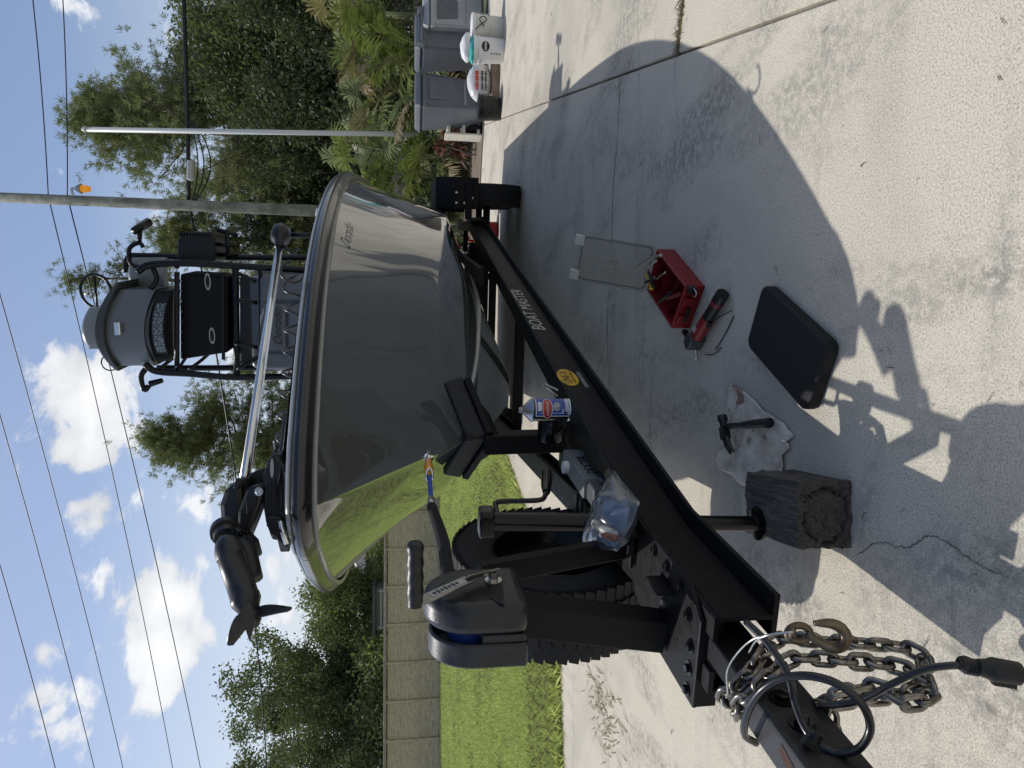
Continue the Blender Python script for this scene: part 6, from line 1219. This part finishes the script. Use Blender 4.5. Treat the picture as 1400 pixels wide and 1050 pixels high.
# red organiser box with its clear lid up
tb = [onz(897.6, 340, .085), onz(937.4, 391, .085), onz(917.5, 449, .085), onz(884, 397, .085)]
tbx = thing('tool_organizer', (tb[0] + tb[2]) / 2 - Vector((0, 0, .085)), 'red plastic tool organizer box open on the concrete with tools inside', 'tool box')
M_red = mat('red_plastic', (.22, .008, .012), .42, var=.12, vscale=14, bump=.1, bscale=150, bdist=.002); M_red2 = mat('red_plastic_dark', (.14, .006, .010), .5)
def lerp4(u_, v_, z): p = tb[0].lerp(tb[1], u_).lerp(tb[3].lerp(tb[2], u_), v_); return Vector((p.x, p.y, z))
H_ = .085
mb = MB()
def wallseg(u0, v0, u1, v1, th):
    """wall plate between two plan points, thickness inward"""
    a, b = lerp4(u0, v0, 0), lerp4(u1, v1, 0); c = lerp4(.5, .5, 0); d = (b - a).normalized(); n_ = Vector((-d.y, d.x, 0)); n_ = n_ if (c - a).dot(n_) > 0 else -n_
    mb.hexa([a, b, a + n_ * th, b + n_ * th, a + Zv * H_, b + Zv * H_, a + n_ * th + Zv * H_, b + n_ * th + Zv * H_])
for e in ((0, 0, 1, 0), (1, 0, 1, 1), (1, 1, 0, 1), (0, 1, 0, 0)): wallseg(*e, .012)
mb.add([lerp4(u_, v_, .010) for u_, v_ in ((.02, .02), (.98, .02), (.98, .98), (.02, .98))], [(0, 1, 2, 3)]); body = mb.build('box_body', M_red, tbx, bevel=.004)
for (a, b, c, d) in ((.34, .04, .34, .96), (.68, .04, .68, .96), (.04, .5, .34, .5)):
    p0, p1 = lerp4(a, b, .04), lerp4(c, d, .04); dd = (p1 - p0).normalized(); mb = MB(); mb.box((p0 + p1) / 2, ((p1 - p0).length, .005, .058), (dd, dd.cross(Zv), Zv)); mb.build('divider', M_red2, body)
for (u_, v_) in ((1.0, .35), (1.0, .75)): p = lerp4(u_, v_, .05); mb = MB(); mb.box(p + (tb[1] - tb[0]).normalized() * .008, (.016, .04, .05), ((tb[1] - tb[0]), (tb[2] - tb[1]), Zv)); mb.build('rib', M_red, body, bevel=.003)
fd_ = (tb[1] - tb[0]).normalized(); sd_ = (tb[1] - tb[2]).normalized(); p = lerp4(1.0, .06, .06) + fd_ * .012; mb = MB(); mb.box(p, (.03, .035, .03), (fd_, sd_, Zv)); lt_ = mb.build('latch', M_blackp, body, bevel=.004); mb = MB(); mb.tube(smooth_path([p + sd_ * .014, p + sd_ * .014 + fd_ * .04, p + fd_ * .052, p - sd_ * .014 + fd_ * .04, p - sd_ * .014], 4), .0022, 6); mb.build('bail', M_chrome, lt_, smooth=True)
p = lerp4(1.0, .62, .045) + fd_ * .016; mb = MB(); mb.box(p, (.012, .075, .016), (fd_, sd_, Zv)); mb.build('front_grip', M_blackp, body, bevel=.004); p = lerp4(1.0, 1.0, .02) + fd_ * .02 - sd_ * .015; mb = MB(); mb.box(p, (.05, .02, .022), (fd_, sd_, Zv)); mb.build('open_latch', M_blackp, body, bevel=.003)
# clear lid standing up behind, hinged on the far edge
M_clear = bpy.data.materials.new('clear_lid'); M_clear.use_nodes = True
def clearmat(m):
    nt = m.node_tree; nt.nodes.clear(); N = nt.nodes.new; L = nt.links.new; out = N('ShaderNodeOutputMaterial'); a = N('ShaderNodeBsdfTransparent'); a.inputs[0].default_value = (.93, .93, .90, 1); b = N('ShaderNodeBsdfPrincipled'); b.inputs['Base Color'].default_value = (.30, .30, .27, 1); b.inputs['Roughness'].default_value = .25; x = N('ShaderNodeMixShader'); x.inputs[0].default_value = .30; L(a.outputs[0], x.inputs[1]); L(b.outputs[0], x.inputs[2]); L(x.outputs[0], out.inputs[0])
clearmat(M_clear)
hA, hB = tb[0] + Vector((0, 0, .002)), tb[3] + Vector((0, 0, .002)); lx = (hA - hB).normalized(); wl_ = (hA - hB).length; hm = (hA + hB) / 2
lup = None
tgt = atY(790, 352, hm.y + .16); lup = (tgt - hm); LH = lup.length; lup = lup.normalized(); lnn = lx.cross(lup).normalized()
mb = MB(); mb.prism([(x, y + LH / 2) for x, y in rrect(wl_ * 1.12, LH, .02, 4)], hm, lx, lup, lnn, .004); lid = mb.build('lid', M_clear, tbx, bevel=.001)
rr2 = [hm + lx * x + lup * (y + LH / 2) - lnn * .004 for x, y in rrect(wl_ * 1.0, LH * .93, .025, 5)]; mb = MB(); mb.tube(rr2 + [rr2[0], rr2[1]], .0035, 6, cap=False); mb.build('gasket', M_wire, lid, smooth=True)
mb = MB()
for (x, y, w_, h_) in ((0, .5, .10, .004), (0, .62, .10, .004), (-.04, .56, .004, .09), (.05, .56, .004, .09), (.04, .8, .05, .005), (.01, .85, .05, .005), (-.05, .3, .06, .004), (.05, .25, .06, .004)):
    mb.box(hm + lx * x * wl_ * 4 * .5 + lup * (LH * y), (w_, h_, .006), (lx, lup, lnn))
for s in (-1, 1): mb.box(hm + lx * s * wl_ * .42 + lup * (LH * 1.01), (.05, .045, .012), (lx, lup, lnn))
mb.build('lid_ribs', mat('lid_edge', (.45, .45, .41), .25), lid, bevel=.001)
# lightning-like moulded mark on the lid
mb = MB(); lc0 = hm + lup * LH * .5 - lnn * .004
for k in range(3): mb.prism([(-.035 + k * .018, -.02), (-.028 + k * .018, -.02), (-.012 + k * .018, .022), (-.019 + k * .018, .022)], lc0, lx, lup, -lnn, .003)
mb.build('moulded_mark', mat('lid_edge'), lid)
# tools heaped in the box
def tool_rod(pix, z, r, name, m, parent, label=None): mb = MB(); mb.tube(smooth_path([onz(x, y, z_) for (x, y), z_ in zip(pix, z)], 4), r, 8); return mb.build(name, m, parent, smooth=True)
pl_ = thing('locking_pliers', onz(898, 358, .1), 'bright steel locking pliers resting on the corner of the red box', 'pliers'); tool_rod([(871, 364), (885, 357), (896, 351), (905, 349)], [.14, .125, .115, .11], .0065, 'upper_jaw', M_steel, pl_); tool_rod([(884, 368), (892, 360), (898, 356)], [.12, .115, .11], .006, 'lower_jaw', M_steel, pl_)
hx = thing('hex_key', onz(905, 378, .09), 'small bright bent hex key lying in the red box', 'hex key'); o = tool_rod([(894, 378), (897, 382), (903, 377), (910, 372)], [.1, .1, .1, .1], .0032, 'key', M_chrome, hx)
M_yg = mat('yellow_grip', (.60, .36, .02), .5); 
for i, (a, b, lab, m_) in enumerate((((883, 374), (892, 396), 'yellow and black handled pliers standing in the red box', M_yg), ((882, 386), (895, 380), 'black handled pliers crossing the yellow pair', M_blackp), ((888, 394), (894, 392), 'short yellow handled cutters at the box corner', M_yg))):
    t_ = thing('pliers', onz(*a, .1), lab, 'pliers', 'hand tools in the red box')
    tool_rod([a, ((a[0] + b[0]) / 2, (a[1] + b[1]) / 2 + 2), b], [.115, .11, .09], .006, 'handle', m_, t_); tool_rod([(a[0] + 4, a[1] - 2), ((a[0] + b[0]) / 2 + 4, (a[1] + b[1]) / 2), (b[0] + 2, b[1])], [.115, .11, .09], .006, 'handle', M_blackp if m_ is M_yg else m_, t_)
kn = thing('utility_knife', onz(912, 408, .06), 'dark red folding knife lying across the box dividers', 'knife'); tool_rod([(900, 414), (910, 406), (918, 400)], [.085, .09, .09], .007, 'knife_handle', M_blackp, kn); tool_rod([(912, 408), (922, 405), (930, 402)], [.09, .09, .09], .008, 'knife_body', M_red2, kn)
# red and black right-angle power tool
pwr = thing('power_tool', onz(965, 440), 'red and black cordless right-angle tool lying on the concrete', 'power tool'); A_, B_ = onz(988, 402, .035), onz(944, 474, .035); dT = (B_ - A_).normalized(); LT = (B_ - A_).length; sT = dT.cross(Zv)
def seg(f0, f1, r0, r1, name, m): mb = MB(); mb.tube([A_ + dT * LT * f0, A_ + dT * LT * (f0 + (f1 - f0) * .5), A_ + dT * LT * f1], [r0, (r0 + r1) / 2, r1], 14); return mb.build(name, m, pwr, smooth=True, auto=40)
seg(0, .12, .026, .026, 'battery', M_blackp); seg(.12, .17, .0265, .0255, 'battery_band', M_red); seg(.17, .42, .024, .024, 'grip', M_blackp); bd2 = seg(.42, .78, .026, .027, 'tool_body', M_red); mb = MB(); hp_ = A_ + dT * LT * .88; mb.prism(rrect(.075, .055, .014), hp_ - Zv * .032, dT, sT, Zv, .062); mb.build('gear_head', mat('head_grey', (.045, .047, .05), .4), pwr, bevel=.006); mb = MB(); e = onz(952, 492, .02); mb.tube([hp_ + dT * .02 - Zv * .01, e], .007, 10); mb.build('drive_shank', M_steel, pwr, smooth=True)
mb = MB(); mb.box(A_ + dT * LT * .45 + sT * -.026, (.03, .012, .02), (dT, sT, Zv)); mb.build('trigger', M_blackp, pwr, bevel=.003)
mb = MB(); cM = A_ + dT * LT * .64 + Zv * .0268
for k in range(3): mb.prism([(-.014 + k * .011, -.010), (-.009 + k * .011, -.010), (.0 + k * .011, .012), (-.005 + k * .011, .012)], cM, dT, sT, Zv, .0015)
mb.build('white_mark', mat('mark_white', (.55, .5, .48), .5), pwr)
# loose black zip ties
for i, (px_, lab) in enumerate(((((983, 432), (976, 440), (968, 452), (962, 462)), 'longest straight black wire lying beside the power tool'), (((1001, 424), (990, 430), (978, 436)), 'short black wire crossing the end of the longest one'), (((1003, 432), (996, 448), (986, 466), (978, 478)), 'outermost black wire nearest the kneeling mat'), (((964, 484), (972, 485), (980, 481), (986, 475)), 'curled black wire end below the others'))):
    mb = MB(); mb.tube(smooth_path([onz(x, y, .004) for x, y in px_], 5), .0022, 6); o = mb.build('wire_offcut', M_wire, None, smooth=True); tag(o, lab, 'wire', 'wire offcuts by the power tool')
# red fuel can and small engine unit in the shade behind the wheel
p = onz(690, 292); p = Vector((p.x - .1, 9.6, 0)); fc = thing('fuel_can', p, 'red fuel can in the shade beyond the trailer wheel', 'fuel can'); mb = MB(); mb.prism(rrect(.30, .24, .04), p, (1, 0, 0), (0, 1, 0), Zv, .32); mb.build('body', mat('fuel_red', (.35, .012, .01), .5), fc, bevel=.03, seg=3); mb = MB(); mb.tube(smooth_path([p + Vector((-.1, 0, .31)), p + Vector((-.08, 0, .40)), p + Vector((.08, 0, .40)), p + Vector((.1, 0, .31))], 4), .018, 8); mb.build('handle', mat('fuel_red'), fc, smooth=True)
p = onz(700, 335); p = Vector((p.x, 9.1, 0)); pw_ = thing('pressure_washer', p, 'dark small engine unit with wheels in the shade under the trailer', 'pressure washer'); mb = MB(); mb.box(p + Vector((0, 0, .30)), (.36, .34, .26)); mb.build('engine', M_blackp, pw_, bevel=.04, seg=3); mb = MB(); mb.tube(smooth_path([p + Vector((-.2, .1, .12)), p + Vector((-.2, .3, .55)), p + Vector((.2, .3, .55)), p + Vector((.2, .1, .12))], 4), .014, 8); mb.build('frame', M_tower, pw_, smooth=True)
for s in (-1, 1): mb = MB(); mb.lathe([(.03, -.03), (.12, -.03), (.13, 0), (.12, .03), (.03, .03)], p + Vector((s * .22, .12, .13)), (1, 0, 0), 20); mb.build('wheel', M_rubber, pw_, smooth=True, auto=40)
mb = MB(); mb.lathe([(.07, 0), (.08, .02), (.08, .10), (.04, .12)], p + Vector((0, 0, .43)), Zv, 18); mb.build('fuel_tank', M_steel, pw_, smooth=True)
